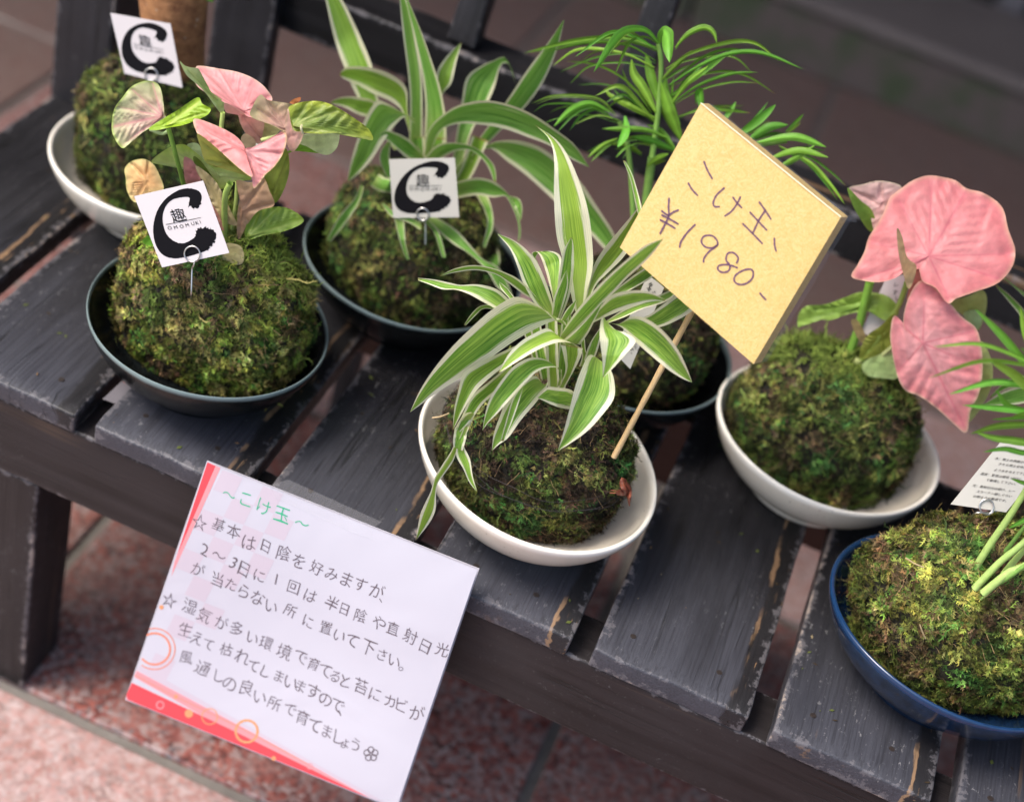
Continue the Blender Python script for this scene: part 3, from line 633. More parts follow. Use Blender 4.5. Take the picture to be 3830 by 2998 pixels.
# ------------------------------------------------------------------ flat prints on a plane
def glyph_polys(ch, thin=0.0, cache={}):
    ch = (ch, thin)
    if ch not in cache:
        cu = bpy.data.curves.new('g', 'FONT'); cu.body = ch[0]; cu.offset = thin; o = bpy.data.objects.new('g', cu); me = bpy.data.meshes.new_from_object(o)
        cache[ch] = (np.array([v.co[:2] for v in me.vertices]).reshape(-1, 2), [tuple(p.vertices) for p in me.polygons])
        bpy.data.objects.remove(o); bpy.data.curves.remove(cu); bpy.data.meshes.remove(me)
    return cache[ch]
class Sheet:
    """a flat sheet lying in the plane (p0, n) with n towards the viewer"""
    def __init__(s, p0, n, root): s.p0 = np.asarray(p0, float); s.n = np.asarray(n, float) / np.linalg.norm(n); s.root = root; s.o = np.array(root.location)
    wave = None
    def p(s, uv, lift=0.0): return on_plane(uv, s.p0 + s.n * (lift + (s.wave(uv) if s.wave else 0)), s.n) - s.o
    def slab(s, fr, corners, th, mat, name='card', lift=0.0, parent=None):
        top = [s.p(px(fr, c), lift) for c in corners]; bot = [v - s.n * th for v in top]; k = len(top)
        Fs = [tuple(range(k)), tuple(range(2 * k - 1, k - 1, -1))] + [(i, i + k, (i + 1) % k + k, (i + 1) % k) for i in range(k)]
        o = mesh_obj(name, top + bot, Fs, mat, None, False); o.parent = parent or s.root; return o
    def poly(s, fr, polys, mat, name, lift=.0002, parent=None):
        bm = bmesh.new()
        for P in polys:
            vs = [bm.verts.new(Vector((q[0], q[1], 0))) for q in P]
            for tri in tessellate_polygon([[Vector((q[0], q[1], 0)) for q in P]]):
                try: bm.faces.new([vs[i] for i in tri])
                except Exception: pass
        if s.wave:
            for _ in range(6):
                es = [e for e in bm.edges if e.calc_length() > 34]
                if es: bmesh.ops.subdivide_edges(bm, edges=es, cuts=1)
                bmesh.ops.triangulate(bm, faces=[f for f in bm.faces if len(f.verts) > 3])
        for v in bm.verts: v.co = Vector(s.p(px(fr, v.co[:2]), lift))
        me = bpy.data.meshes.new(name); bm.to_mesh(me); bm.free(); me.materials.append(mat)
        o = bpy.data.objects.new(name, me); C.objects.link(o); o.parent = parent or s.root; return o
    def strokes(s, fr, lines, w, mat, name='pen_line', lift=.0003, parent=None, closed=False):
        V = []; Fs = []
        for Ln in lines:
            P = catmull([px(fr, q) for q in Ln], max(6, 5 * len(Ln))); T = np.gradient(P, axis=0); T /= np.linalg.norm(T, axis=1)[:, None] + 1e-9
            N = np.stack([-T[:, 1], T[:, 0]], 1); ww = w * FR[fr][2] / 2 * (1 + .12 * np.sin(np.arange(len(P)) * 1.3)); b0 = len(V)
            P = np.concatenate([P[:1] - T[:1] * ww[0] * .7, P, P[-1:] + T[-1:] * ww[0] * .7]); N = np.concatenate([N[:1], N, N[-1:]]); ww = np.r_[ww[0] * .45, ww, ww[-1] * .45]
            for q, nn, a in zip(P, N, ww): V += [s.p(q + nn * a, lift), s.p(q - nn * a, lift)]
            Fs += [(b0 + 2 * i, b0 + 2 * i + 1, b0 + 2 * i + 3, b0 + 2 * i + 2) for i in range(len(P) - 1)]
        o = mesh_obj(name, V, Fs, mat, None, False); o.parent = parent or s.root; return o
    def text(s, fr, items, size, right, upv, mat, name='lettering', lift=.0003, jit=0.0, parent=None, thin=0.0):
        """items: (char, (x, y) of the character's middle)"""
        V = []; Fs = []; r = np.array(right, float); u = np.array(upv, float)
        for ch, c in items:
            gv, gf = glyph_polys(ch, thin)
            if len(gv) == 0: continue
            lo, hi = gv.min(0), gv.max(0); mid = np.array([.5, .38]) if ord(ch) > 0x2000 else (lo + hi) / 2
            sz = size * (1 + rnd.uniform(-jit, jit)); a = rnd.uniform(-jit, jit) * .7; r2 = r * math.cos(a) + u * math.sin(a); u2 = u * math.cos(a) - r * math.sin(a); b0 = len(V); c = (c[0] + rnd.uniform(-jit, jit) * 30, c[1] + rnd.uniform(-jit, jit) * 30)
            w1, w2, w3, w4 = [rnd.uniform(0, 6.28) for _ in range(4)]; wj = jit * .25
            for g_ in gv: gx = g_[0] + wj * math.sin(g_[1] * 5 + w1) + wj * .5 * math.sin(g_[0] * 8 + w2); gy = g_[1] + wj * math.sin(g_[0] * 5 + w3) + wj * .5 * math.sin(g_[1] * 8 + w4); q = np.array(c, float) + (r2 * (gx - mid[0]) + u2 * (gy - mid[1])) * sz; V.append(s.p(px(fr, q), lift))
            Fs += [tuple(b0 + i for i in f) for f in gf]
        o = mesh_obj(name, V, Fs, mat, None, False); o.parent = parent or s.root; return o
def ring(c, r, n=28, ry=None, a0=0, a1=360): 
    ry = ry or r; return [(c[0] + r * math.cos(math.radians(a0 + (a1 - a0) * i / n)), c[1] + ry * math.sin(math.radians(a0 + (a1 - a0) * i / n))) for i in range(n + 1)]

# ================================================================== THE DISHES
dish('dish', 'glossy white dish in the middle, under the striped plant with the yellow price sign', (.3519, .0770), .0745, M['white'], 'white dishes', e2=(-.0055, -.0585))
dish('dish', 'glossy white dish on the right, under the plant with the largest round pink leaf', (.5071, .2102), .0735, M['white'], 'white dishes', e2=(.0146, .016))
dish('dish', 'white dish at top left, under the moss ball with the thick brown trunk', (.0345, .2025), .0738, M['white'], 'white dishes')
dish('dish', 'black dish with pale rim at left, under the pink and green leaved plant', (.1395, .0722), .0728, M['black'], 'dark dishes', e2=(.0027, -.0258))
dish('dish', 'black dish under the large striped spider plant behind the middle', (.2172, .2090), .0738, M['black'], 'dark dishes')
dish('dish', 'dark dish mostly hidden behind the yellow price sign, under the feathery palm', (.3675, .2190), .0695, M['black'], 'dark dishes')
dish('dish', 'cobalt blue dish at the bottom right corner, under the yellowest moss ball', (.6080, .0867), .0735, M['blue'], 'blue dishes', e2=(.0399, -.0124))
dish('dish', 'blue dish at the right edge showing only its rim behind the care card', (.6870, .2290), .0740, M['blue'], 'blue dishes')

def plant(name, label, c, cat='moss ball plant'):
    r = thing(name, label, cat, (c[0], c[1], .011), 'moss ball plants standing in dishes'); return Plant(r, (c[0], c[1], .011))
Z0 = .011
# ================================================================== K5 middle striped plant
P5 = plant('moss_ball_plant', 'middle moss ball with cream edged arching leaves and the price sign stick in it', (.349, .077))
moss_ball(P5.root, .0580, .057, .0405, .046 - Z0, 11, 19000, 'dark', 1.0)
G = [(0, -.004), (.6, .012)]
S5 = [
 ('a', [(1390,1420),(1290,1000),(1240,800),(1222,500),(1222,200),(1180,40),(1072,-68)], [(1460,1420),(1490,1250),(1532,1050),(1520,800),(1490,600),(1430,400),(1345,200),(1240,50),(1072,-68)], [0,.008,.012,.02,.035], 0.0),
 ('c', [(400,760),(440,560),(500,380),(600,220),(740,50),(850,-80),(1000,-260)], [(440,760),(520,600),(640,480),(800,320),(900,160),(960,0),(1000,-260)], [0,.012,.022,.03], .3),
 ('g', [(800,1420),(820,1300),(800,1190),(770,1050),(745,980),(722,925)], [(830,1420),(845,1300),(832,1190),(800,1070),(775,1000),(735,925)], [.005,.02,.03], 0.2),
 ('a', [(1215,1330),(1170,1150),(1125,1010),(1085,945),(1040,955),(1070,1000),(1090,1030)], [(1250,1330),(1270,1150),(1280,1000),(1230,945),(1130,940),(1075,985),(1095,1030)], [0,.012,.022,.026,.024], 0.2),
 ('a', [(1180,1450),(1070,1290),(950,1170),(850,1115),(700,1065),(560,1050),(420,1080),(310,1135)], [(1205,1470),(1110,1350),(990,1290),(870,1200),(760,1125),(600,1090),(430,1108),(310,1137)], [0,0,.0,-.004,-.008], .35),
 ('a', [(960,1420),(860,1320),(760,1240),(620,1203),(480,1208),(400,1192),(270,1165),(135,1150)], [(840,1440),(750,1395),(640,1335),(540,1280),(440,1246),(330,1242),(230,1205),(135,1170)], [0,.0,.002,.006,.012], -.2),
 ('a', [(820,1390),(760,1370),(640,1372),(560,1440),(503,1525)], [(820,1420),(740,1402),(655,1400),(585,1460),(515,1532)], [.01,.008,.0,-.004], .2),
 ('a', [(940,1360),(900,1300),(840,1225),(785,1182)], [(890,1350),(860,1310),(800,1240),(783,1195)], [-.002,.002,.006], .2),
 ('c', [(620,760),(750,640),(900,520),(1020,440),(1120,380),(1260,330)], [(700,760),(850,680),(1000,600),(1100,540),(1200,450),(1260,330)], [.0,.008,.012,.02], .2),
 ('c', [(600,1010),(800,880),(1000,800),(1180,720),(1300,670),(1420,600)], [(630,1020),(800,960),(1000,870),(1210,810),(1330,740),(1420,620)], [.0,.002,.006], -.2),
 ('c', [(800,1030),(900,990),(1060,940),(1200,840),(1340,735),(1500,640)], [(860,1060),(1000,1075),(1190,1062),(1350,1000),(1500,915),(1640,800)], [-.01,-.008,-.006,-.002], .15),
 ('c', [(440,960),(560,840),(680,720),(880,672),(1080,690),(1245,770)], [(440,1035),(620,950),(800,880),(1000,810),(1120,785),(1245,785)], [-.006,-.012,-.018,-.02], .2),
 ('a', [(1190,1440),(1080,1370),(980,1200),(930,1060),(870,920),(772,803)], [(1225,1440),(1195,1290),(1100,1050),(1010,935),(900,850),(776,800)], [0,.0,.002,.008], 0),
 ('c', [(30,990),(90,700),(120,480),(160,260),(245,105)], [(130,990),(230,720),(272,450),(270,200),(248,105)], [0,.0,-.003,-.002], .3),
 ('c', [(30,1000),(60,760),(130,580),(194,458)], [(105,1000),(185,750),(214,600),(198,458)], [-.004,-.006,-.008], .3),
 ('c', [(130,990),(200,870),(300,770)], [(200,990),(270,890),(304,775)], [-.01,-.012,-.012], .2),
 ('c', [(200,1060),(215,960),(236,915)], [(240,1060),(250,980),(240,918)], [-.01,-.012], .2),
 ('c', [(130,1150),(250,960),(400,770),(600,560),(850,335),(1040,190),(1228,120)], [(160,1215),(400,990),(560,830),(700,690),(850,530),(1010,390),(1130,260),(1228,122)], [-.012,-.018,-.026,-.03,-.034], .35),
 ('c', [(150,1215),(350,1040),(480,900),(580,795)], [(340,1250),(430,1120),(510,960),(584,800)], [-.016,-.02,-.022], .3),
 ('a', [(1215,1480),(1100,1375),(960,1308),(870,1315),(700,1425),(540,1570),(400,1710),(260,1880),(150,2050),(72,2222)], [(1330,1540),(1290,1485),(1200,1500),(1050,1570),(880,1670),(720,1785),(600,1860),(440,1970),(280,2070),(160,2160),(72,2222)], [-.014,-.022,-.03,-.036,-.04,-.044], .25),
 ('b', [(1080,20),(850,120),(600,240),(500,310),(455,460),(425,600),(412,762)], [(1100,90),(900,200),(740,320),(620,430),(545,530),(480,640),(414,764)], [-.012,-.026,-.036,-.044,-.052], .2),
 ('b', [(880,230),(700,380),(580,480),(500,620),(426,815)], [(900,320),(760,460),(640,570),(560,690),(500,750),(430,818)], [-.02,-.036,-.048,-.056], .2),
 ('b', [(1290,75),(1180,-45),(1050,0),(940,70),(850,170),(778,308)], [(1440,110),(1370,72),(1250,65),(1100,120),(950,205),(860,260),(778,308)], [-.016,-.024,-.034,-.044], -.2),
 ('b', [(1245,440),(1310,300),(1300,180),(1275,80)], [(1300,440),(1385,280),(1435,180),(1452,105)], [-.018,-.02,-.022], .25),
 ('b', [(1280,400),(1275,300),(1160,205),(1030,188),(900,255),(800,370),(715,500),(675,620),(650,768)], [(1240,420),(1285,290),(1220,262),(1100,290),(980,400),(870,520),(760,640),(690,710),(650,768)], [-.02,-.03,-.042,-.054,-.06], .15),
 ('b', [(1130,420),(1080,335),(980,370),(850,520),(780,680),(740,800),(724,928)], [(1170,380),(1165,420),(1080,540),(960,680),(860,820),(780,880),(726,928)], [-.026,-.04,-.054,-.062], .15),
 ('b', [(1000,380),(900,500),(850,650),(795,850)], [(985,390),(935,560),(885,700),(822,852)], [-.044,-.056,-.064], .3),
 ('b', [(1430,500),(1350,440),(1250,425),(1180,418),(1150,440),(1090,505)], [(1420,600),(1350,598),(1270,585),(1200,560),(1140,530),(1092,508)], [-.03,-.042,-.046], .1),
 ('b', [(1570,215),(1560,185),(1500,165),(1440,280),(1390,420),(1345,600),(1300,770),(1252,928)], [(1590,240),(1600,225),(1660,260),(1700,360),(1702,500),(1625,620),(1500,760),(1360,865),(1252,928)], [-.024,-.036,-.046,-.054,-.06], .12),
 ('c', [(600,960),(572,955),(548,1100),(558,1250),(578,1400),(584,1598)], [(620,1000),(720,1090),(830,1125),(932,1210),(825,1350),(700,1490),(586,1598)], [-.022,-.03,-.038,-.042], .1),
 ('c', [(560,985),(720,1030),(790,1010),(880,955),(1000,955),(1140,1030),(1280,1160),(1400,1330),(1480,1500),(1533,1648)], [(560,1000),(660,1020),(780,1062),(900,1190),(1010,1290),(1150,1410),(1300,1530),(1430,1610),(1530,1648)], [-.016,-.022,-.03,-.034,-.036], .2),
 ('b', [(560,620),(500,640),(430,760),(415,900),(330,1040),(270,1140),(238,1250),(190,1350),(150,1450),(118,1642)], [(590,640),(545,740),(445,940),(412,1020),(335,1130),(290,1200),(278,1300),(275,1400),(230,1500),(120,1642)], [-.05,-.054,-.06,-.066,-.07], .3),
 ('b', [(500,740),(438,940),(500,1080),(545,1180),(606,1255)], [(545,740),(500,870),(552,1000),(572,1130),(608,1255)], [-.054,-.058,-.064], .2),
 ('b', [(430,740),(415,850),(420,900)], [(530,740),(520,830),(490,930)], [-.053,-.056,-.058], .2),
 ('c', [(380,1420),(420,1290),(470,1190),(560,1060)], [(480,1430),(530,1300),(560,1180),(590,1060)], [-.012,-.014,-.016], .2),
 ('c', [(330,1480),(360,1380),(350,1250),(345,1180)], [(400,1480),(420,1380),(400,1300),(390,1180)], [-.006,-.01,-.01], .2)]
for fr, A, B, d, tw in S5: strap(P5, fr, A, B, d, M['strapA'], .17, tw, 34, 8, wav=.012)
for (x0, x1, x2, w, dd) in ((1185, 1140, 1060, 90, -.004), (1225, 1210, 1200, 95, -.010), (1262, 1290, 1330, 90, -.008), (1160, 1100, 980, 70, .002)):
    ribbon(P5, 'b', [(x0, 470), (x1, 250), (x2, -120)], w, [dd, dd - .002, dd], M['strapA'], prof=np.full(14, 1.0), fold=.3)
tube(P5, 'b', [(1215, 560), (1215, 420), (1235, 200), (1262, -60)], 120, [-.001, -.002, 0], M['stem'], (.30, .42, .08), 'stem', .6)

# threads wound round the middle ball
def wound(pl, a, b, cz, zs, seed, mat=M['thread']):
    g = np.random.RandomState(seed); V = []; Fq = []
    for z in zs:
        zz = z / .041; rr = math.sqrt(max(0, 1 - zz * zz)); tl = g.uniform(-.10, .10); ph = g.uniform(0, 6.28); r_ = .00013; b0 = len(V)
        for i in range(90):
            th = 2 * math.pi * i / 90; k = 1.02 + .018 * math.sin(th * 5 + ph) + .012 * math.sin(th * 11 + 2 * ph)
            p = np.array([math.cos(th) * a * rr * k, math.sin(th) * b * rr * k, cz + z + tl * a * math.cos(th + ph) * .8 + .0006 * math.sin(th * 7)])
            for q in range(4): V.append(p + r_ * np.array([math.cos(th) * math.cos(q * 1.57), math.sin(th) * math.cos(q * 1.57), math.sin(q * 1.57)]))
        Fq += [(b0 + i * 4 + q, b0 + i * 4 + (q + 1) % 4, b0 + ((i + 1) % 90) * 4 + (q + 1) % 4, b0 + ((i + 1) % 90) * 4 + q) for i in range(90) for q in range(4)]
    o = mesh_obj('thread', V, np.array(Fq), mat, None); o.parent = pl.root; return o
wound(P5, .0585, .0565, .035, (.0118, .0128, .0142), 4)

# ================================================================== K3 spider plant behind
P3 = plant('moss_ball_plant', 'moss ball with tall cream edged spider plant and a brush mark card', (.2131, .2150))
moss_ball(P3.root, .061, .059, .0375, .0455 - Z0, 23, 11000, 'mid', 1.05)
S3 = [
 ('d', [(470,960),(250,650),(150,430),(95,280),(55,120),(20,-60),(10,-150)], [(500,950),(370,640),(330,430),(255,240),(165,50),(100,-50),(10,-150)], [.0,.01,.02,.02], .1),
 ('d', [(830,1080),(860,900),(900,650),(930,500),(1010,430),(1110,385),(1180,370),(1240,520)], [(900,1080),(960,850),(1070,650),(1115,540),(1140,440),(1170,400),(1215,430),(1245,540)], [.0,.02,.03,.03], .1),
 ('d', [(720,700),(735,550),(745,450),(805,360),(897,272)], [(760,700),(780,600),(835,530),(865,400),(899,272)], [.01,.015,.025], .2),
 ('d', [(560,960),(570,700),(560,500),(528,250),(508,60),(500,-90)], [(650,960),(650,700),(645,500),(615,300),(565,60),(500,-90)], [0,.004,.008,.01], .3),
 ('d', [(655,960),(668,700),(650,500),(600,250),(552,40),(536,-70)], [(800,960),(798,760),(762,560),(705,380),(640,200),(562,10),(540,-70)], [0,.003,.006,.01], -.3),
 ('d', [(640,980),(560,740),(545,560),(430,468),(280,428),(160,432),(118,478)], [(600,980),(530,735),(450,650),(340,602),(240,545),(150,505),(120,482)], [0,.004,.006,.008], .2),
 ('d', [(400,700),(330,640),(200,618),(120,625),(58,655)], [(360,760),(280,745),(220,722),(150,685),(62,660)], [.0,.0,.004], .2),
 ('d', [(660,1000),(560,890),(430,835),(380,860)], [(660,1030),(560,1015),(430,900),(380,880)], [-.008,-.012,-.016], .1),
 ('d', [(600,760),(540,730),(400,650),(345,655),(265,800),(200,1000),(168,1162)], [(600,790),(540,745),(470,805),(400,905),(320,1025),(240,1110),(170,1162)], [-.006,-.014,-.02,-.022], .15),
 ('d', [(830,1120),(1000,900),(1180,655),(1320,445),(1450,275),(1550,130)], [(930,1130),(1080,905),(1300,690),(1420,525),(1505,330),(1555,132)], [0,.006,.012,.016,.018], .35),
 ('a', [(560,170),(680,100),(780,58),(950,58),(1150,130),(1400,345),(1550,560),(1690,780),(1770,980)], [(560,230),(700,115),(850,222),(1000,332),(1220,530),(1400,700),(1540,830),(1640,930),(1770,980)], [0,.002,.0,-.006,-.012], .1),
 ('d', [(660,1000),(688,830),(800,718),(900,666),(1050,642),(1200,668),(1350,730),(1500,830),(1620,925),(1714,1066)], [(700,990),(760,845),(870,792),(1050,800),(1200,832),(1330,880),(1450,925),(1600,1015),(1712,1068)], [-.006,-.012,-.016,-.018,-.02], .2),
 ('d', [(640,1040),(740,930),(860,912),(980,940),(1060,1000),(1112,1070),(1122,1165)], [(700,1060),(800,995),(870,962),(960,962),(1040,1025),(1082,1095),(1104,1165)], [-.01,-.016,-.02,-.024], .2),
 ('a', [(380,400),(600,352),(740,382),(835,460),(905,560),(945,680),(955,800),(935,878)], [(380,530),(600,492),(740,508),(835,498),(880,570),(925,680),(940,790),(930,878)], [-.02,-.024,-.03,-.034], .15),
 ('a', [(850,490),(940,518),(968,590),(958,694)], [(850,520),(895,565),(935,640),(953,694)], [-.026,-.032,-.034], .2),
 ('a', [(600,490),(670,620),(688,720),(655,880),(665,918)], [(690,490),(730,620),(735,750),(695,850),(672,918)], [-.01,-.03,-.036], .2),
 ('a', [(150,640),(380,850),(560,970),(690,1100),(770,1230),(880,1300)], [(250,650),(450,778),(640,990),(760,1055),(835,1150),(892,1300)], [-.03,-.045,-.05,-.052], .15),
 ('a', [(140,690),(240,755),(290,860),(318,960),(340,992)], [(230,690),(300,790),(335,890),(358,985)], [-.04,-.05,-.055], .2),
 ('a', [(700,980),(690,1000),(740,1080),(760,1150)], [(770,900),(790,1000),(775,1080),(765,1150)], [-.01,-.02,-.02], .2),
 ('d', [(470,1400),(510,1560),(550,1660)], [(530,1400),(542,1560),(566,1655)], [-.05,-.058,-.06], .2),
 ('d', [(250,1180),(220,1262),(120,1380),(38,1532)], [(275,1190),(242,1295),(160,1420),(60,1545)], [-.03,-.04,-.046], .2),
 ('d', [(640,1470),(560,1420),(450,1380),(390,1300)], [(640,1420),(560,1380),(470,1350),(395,1295)], [-.05,-.05,-.046], .2),
 ('d', [(430,900),(385,960),(380,1040),(440,1160)], [(460,890),(440,960),(440,1030),(470,1160)], [-.012,-.014,-.014], .2)]
for fr, A, B, d, tw in S3: strap(P3, fr, A, B, d, M['strapB'], .18, tw, 30, 8, wav=.012)
ribbon(P3, 'd', [(345, 1150), (400, 1180), (520, 1190)], 90, [-.02, -.026, -.02], M['strapB'], prof=np.full(14, 1.0), fold=-.3)
for (x0, x1, w, dd) in ((640, 600, 120, .0), (720, 730, 130, -.002), (900, 1020, 110, .0)):
    ribbon(P3, 'd', [(700, 1330), (x0, 1150), (x1, 880)], w, [dd, dd, dd], M['strapB'], prof=np.linspace(.5, 1, 14), fold=.3)

# ================================================================== K2 pink and green arrowhead plant
P2 = plant('moss_ball_plant', 'left moss ball with folded pink and lime green leaves', (.1372, .080))
moss_ball(P2.root, .0645, .0615, .0385, .0465 - Z0, 37, 20000, 'bright', 1.12, (.25, .35, .9, .62))
GL, DG, PK, BG, SG = (.36, .50, .08), (.16, .28, .03), (.74, .26, .26), (.55, .40, .22), (.50, .62, .24)
fan(P2, 'e', [(355,860),(500,750),(620,728),(720,800),(850,900),(1000,918),(1160,1000),(1000,1030),(910,1085),(850,1000),(760,940),(600,912),(450,888)], (900,980), -.004, (0,.35), .0, SG, GL, [(500,760),(1100,1000)], (380,862))
fan(P2, 'e', [(640,730),(720,718),(770,790),(775,850),(700,800)], (720,780), .004, (0,.2), 0, (.55,.68,.36))
fan(P2, 'e', [(580,60),(605,120),(640,180),(700,230),(790,320),(870,430),(918,480),(945,400),(850,320),(760,260),(710,180),(735,125),(660,110),(620,95)], (860,360), .012, (.2,.3), 0, (.40,.56,.18), (.50,.62,.30), [(640,130)])
fan(P2, 'e', [(735,98),(900,122),(1050,150),(1180,205),(1270,280),(1322,372),(1240,410),(1215,480),(1200,535),(1090,510),(1010,440),(950,400),(850,345),(730,272),(692,185),(705,125)], (1095,460), .004, (-.25,-.5), .2, (.70,.27,.28), (.78,.36,.36), [(900,140),(1180,215),(1300,350),(850,330),(700,190)], (730,110), edgec=(.66,.50,.36))
fan(P2, 'e', [(945,395),(1060,455),(1140,510),(1250,535),(1245,640),(1215,722),(1120,655),(1065,560),(1040,490),(950,470)], (1080,500), -.006, (.1,.5), 0, (.62,.30,.26), (.58,.34,.27), [(1230,680)])
fan(P2, 'e', [(1225,330),(1290,372),(1440,398),(1475,425),(1450,520),(1430,622),(1310,570),(1150,505),(1165,420)], (1420,600), -.012, (.3,-.3), 0, (.60,.36,.28), (.50,.44,.22), [(1200,440),(1290,380)])
fan(P2, 'e', [(1260,545),(1380,600),(1330,660),(1240,690),(1240,620)], (1320,620), .004, (0,.2), 0, (.52,.52,.22))
fan(P2, 'e', [(1070,680),(1110,640),(1180,690),(1180,740),(1110,750)], (1130,700), .0, (0,.2), 0, (.58,.48,.30))
tube(P2, 'e', [(1240,690),(1330,668),(1420,640)], 30, [-.004,-.008,-.012], M['stem'], (.42,.50,.20))
fan(P2, 'e', [(1560,650),(1700,632),(1845,625),(1842,740),(1780,805),(1700,800),(1600,745),(1535,715)], (1640,690), .004, (.2,.4), .2, (.46,.58,.26), (.52,.62,.32))
fan(P2, 'e', [(1430,800),(1480,760),(1560,715),(1640,760),(1700,795),(1580,785),(1500,780)], (1560,760), .008, (0,.4), 0, (.16,.34,.03))
fan(P2, 'e', [(1448,435),(1540,392),(1680,380),(1800,412),(1950,500),(2090,605),(2122,695),(2010,652),(1860,635),(1700,642),(1570,632),(1490,612),(1455,540)], (1490,580), -.016, (.1,-.45), .35, (.17,.25,.035), (.34,.40,.04), [(1600,400),(1750,410),(1850,450)], (2115,685), (.40,.46,.12), relief=1.6, mott=.5)
fan(P2, 'e', [(1428,520),(1448,440),(1470,560),(1500,620),(1568,632),(1540,720),(1482,786),(1440,725),(1424,620)], (1470,660), -.020, (.2,-.2), .3, (.64,.36,.30), (.56,.38,.25))
fan(P2, 'e', [(1430,760),(1458,900),(1425,1060),(1340,1195),(1260,1050),(1270,950),(1350,840)], (1330,1100), -.002, (.1,.3), 0, (.27,.34,.06), (.20,.28,.04), [(1440,820)])
fan(P2, 'e', [(1035,1015),(1150,1030),(1245,985),(1300,1100),(1335,1212),(1210,1258),(1125,1360),(1050,1485),(1038,1300),(1060,1150)], (1080,1260), -.012, (.15,-.15), 0, (.52,.30,.19), (.48,.32,.18), [(1250,1020),(1320,1200)], (1050,1480))
fan(P2, 'e', [(625,820),(720,900),(745,1035),(640,1045),(612,920)], (680,960), -.006, (.1,.1), 0, (.52,.20,.20), (.58,.27,.25))
fan(P2, 'e', [(715,895),(850,1000),(930,1130),(1000,1280),(1038,1372),(930,1338),(840,1210),(780,1030),(728,965)], (960,1290), -.014, (.15,-.2), 0, (.52,.42,.20), (.50,.40,.22), [(760,960)], (740,920))
fan(P2, 'e', [(835,1200),(900,1300),(935,1410),(880,1380),(845,1280)], (885,1310), -.016, (0,0), 0, (.52,.24,.20))
fan(P2, 'e', [(695,820),(760,870),(850,1000),(790,950),(700,880)], (770,905), -.009, (0,.2), 0, (.10,.15,.02))
fan(P2, 'e', [(728,640),(900,775),(1060,915),(1155,985),(1000,942),(880,905),(790,868),(745,740)], (980,880), -.026, (.2,.4), 0, (.30,.34,.06), (.38,.40,.09), [(760,700),(800,850)])
fan(P2, 'e', [(695,522),(860,570),(1000,640),(1070,700),(1105,762),(1125,860),(1162,985),(1060,920),(900,778),(780,682),(722,640)], (1100,775), -.034, (-.15,-.55), 0, (.72,.25,.25), (.78,.30,.29), [(760,560),(820,640)], (705,535), edgec=(.66,.52,.30))
fan(P2, 'e', [(1105,760),(1240,742),(1330,672),(1408,622),(1436,680),(1405,800),(1335,905),(1262,972),(1215,1040),(1172,1076),(1162,985),(1125,865)], (1112,780), -.034, (.15,-.5), 0, (.80,.36,.36), (.76,.30,.30), [(1400,640),(1380,800),(1250,960)], (1178,1070), edgec=(.62,.48,.22))
fan(P2, 'e', [(460,482),(452,400),(425,270),(360,222),(280,225),(190,270),(125,350),(60,440),(38,560),(48,650),(122,757),(200,695),(300,622),(400,560),(470,515)], (440,500), -.010, (.35,-.45), .3, (.62,.42,.34), (.50,.52,.26), [(360,230),(200,290),(90,430),(130,720)], (62,580), (.60,.22,.24), edgec=(.42,.58,.10))
fan(P2, 'e', [(335,600),(450,520),(560,455),(720,352),(762,402),(828,442),(800,492),(700,540),(600,575),(500,592),(400,612)], (490,570), -.018, (.1,-.5), .3, (.32,.50,.03), (.28,.46,.02), [(760,480)], (740,380), (.50,.62,.10))
fan(P2, 'e', [(150,1000),(142,920),(195,862),(290,842),(365,878),(415,960),(452,1085),(350,1120),(250,1185),(200,1172),(158,1090)], (320,1010), -.008, (-.2,-.3), .2, (.80,.46,.20), (.74,.58,.26), [(200,880),(330,860)], (240,1150), edgec=(.58,.60,.20))
fan(P2, 'e', [(1108,1475),(1108,1385),(1160,1292),(1280,1233),(1440,1233),(1572,1332),(1440,1412),(1250,1452),(1150,1485)], (1125,1460), -.014, (.1,-.4), .2, (.15,.26,.03), (.22,.34,.04), [(1200,1290),(1350,1240),(1350,1430)], (1565,1332), (.32,.42,.09))
fan(P2, 'e', [(935,1520),(1060,1535),(1095,1620),(1065,1685),(950,1665),(900,1620)], (990,1590), -.022, (.1,-.2), .2, (.50,.44,.18), (.55,.46,.24))
fan(P2, 'e', [(285,1500),(330,1452),(375,1530),(320,1530)], (330,1500), -.02, (0,0), 0, (.14,.36,.03))
tube(P2, 'e', [(488,592),(520,700),(562,860),(612,1050),(640,1240)], 34, [-.018,-.016,-.010,-.004], M['stem'], (.15,.27,.04))
tube(P2, 'e', [(925,470),(915,620),(940,860),(960,1050)], 34, [.006,.004,.0], M['stem'], (.42,.54,.17))
tube(P2, 'e', [(985,1035),(945,1140),(940,1400),(950,1500)], 46, [-.020,-.016,-.012], M['stem'], (.30,.42,.10))
tube(P2, 'e', [(1040,1020),(1030,1180),(1000,1400),(980,1500)], 30, [-.006,-.008,-.01], M['stem'], (.34,.44,.12))
tube(P2, 'e', [(490,620),(440,640),(350,610)], 26, [-.012,-.006,0], M['stem'], (.32,.46,.20))
tube(P2, 'e', [(1555,570),(1552,600),(1565,640)], 16, [-.022,-.022,-.02], M['stem'], (.75,.72,.45), 'leaf_tip')
fan(P2, 'e', [(1460,395),(1490,365),(1545,350),(1540,380),(1500,405)], (1500,380), -.006, (0,0), 0, (.62,.22,.08))

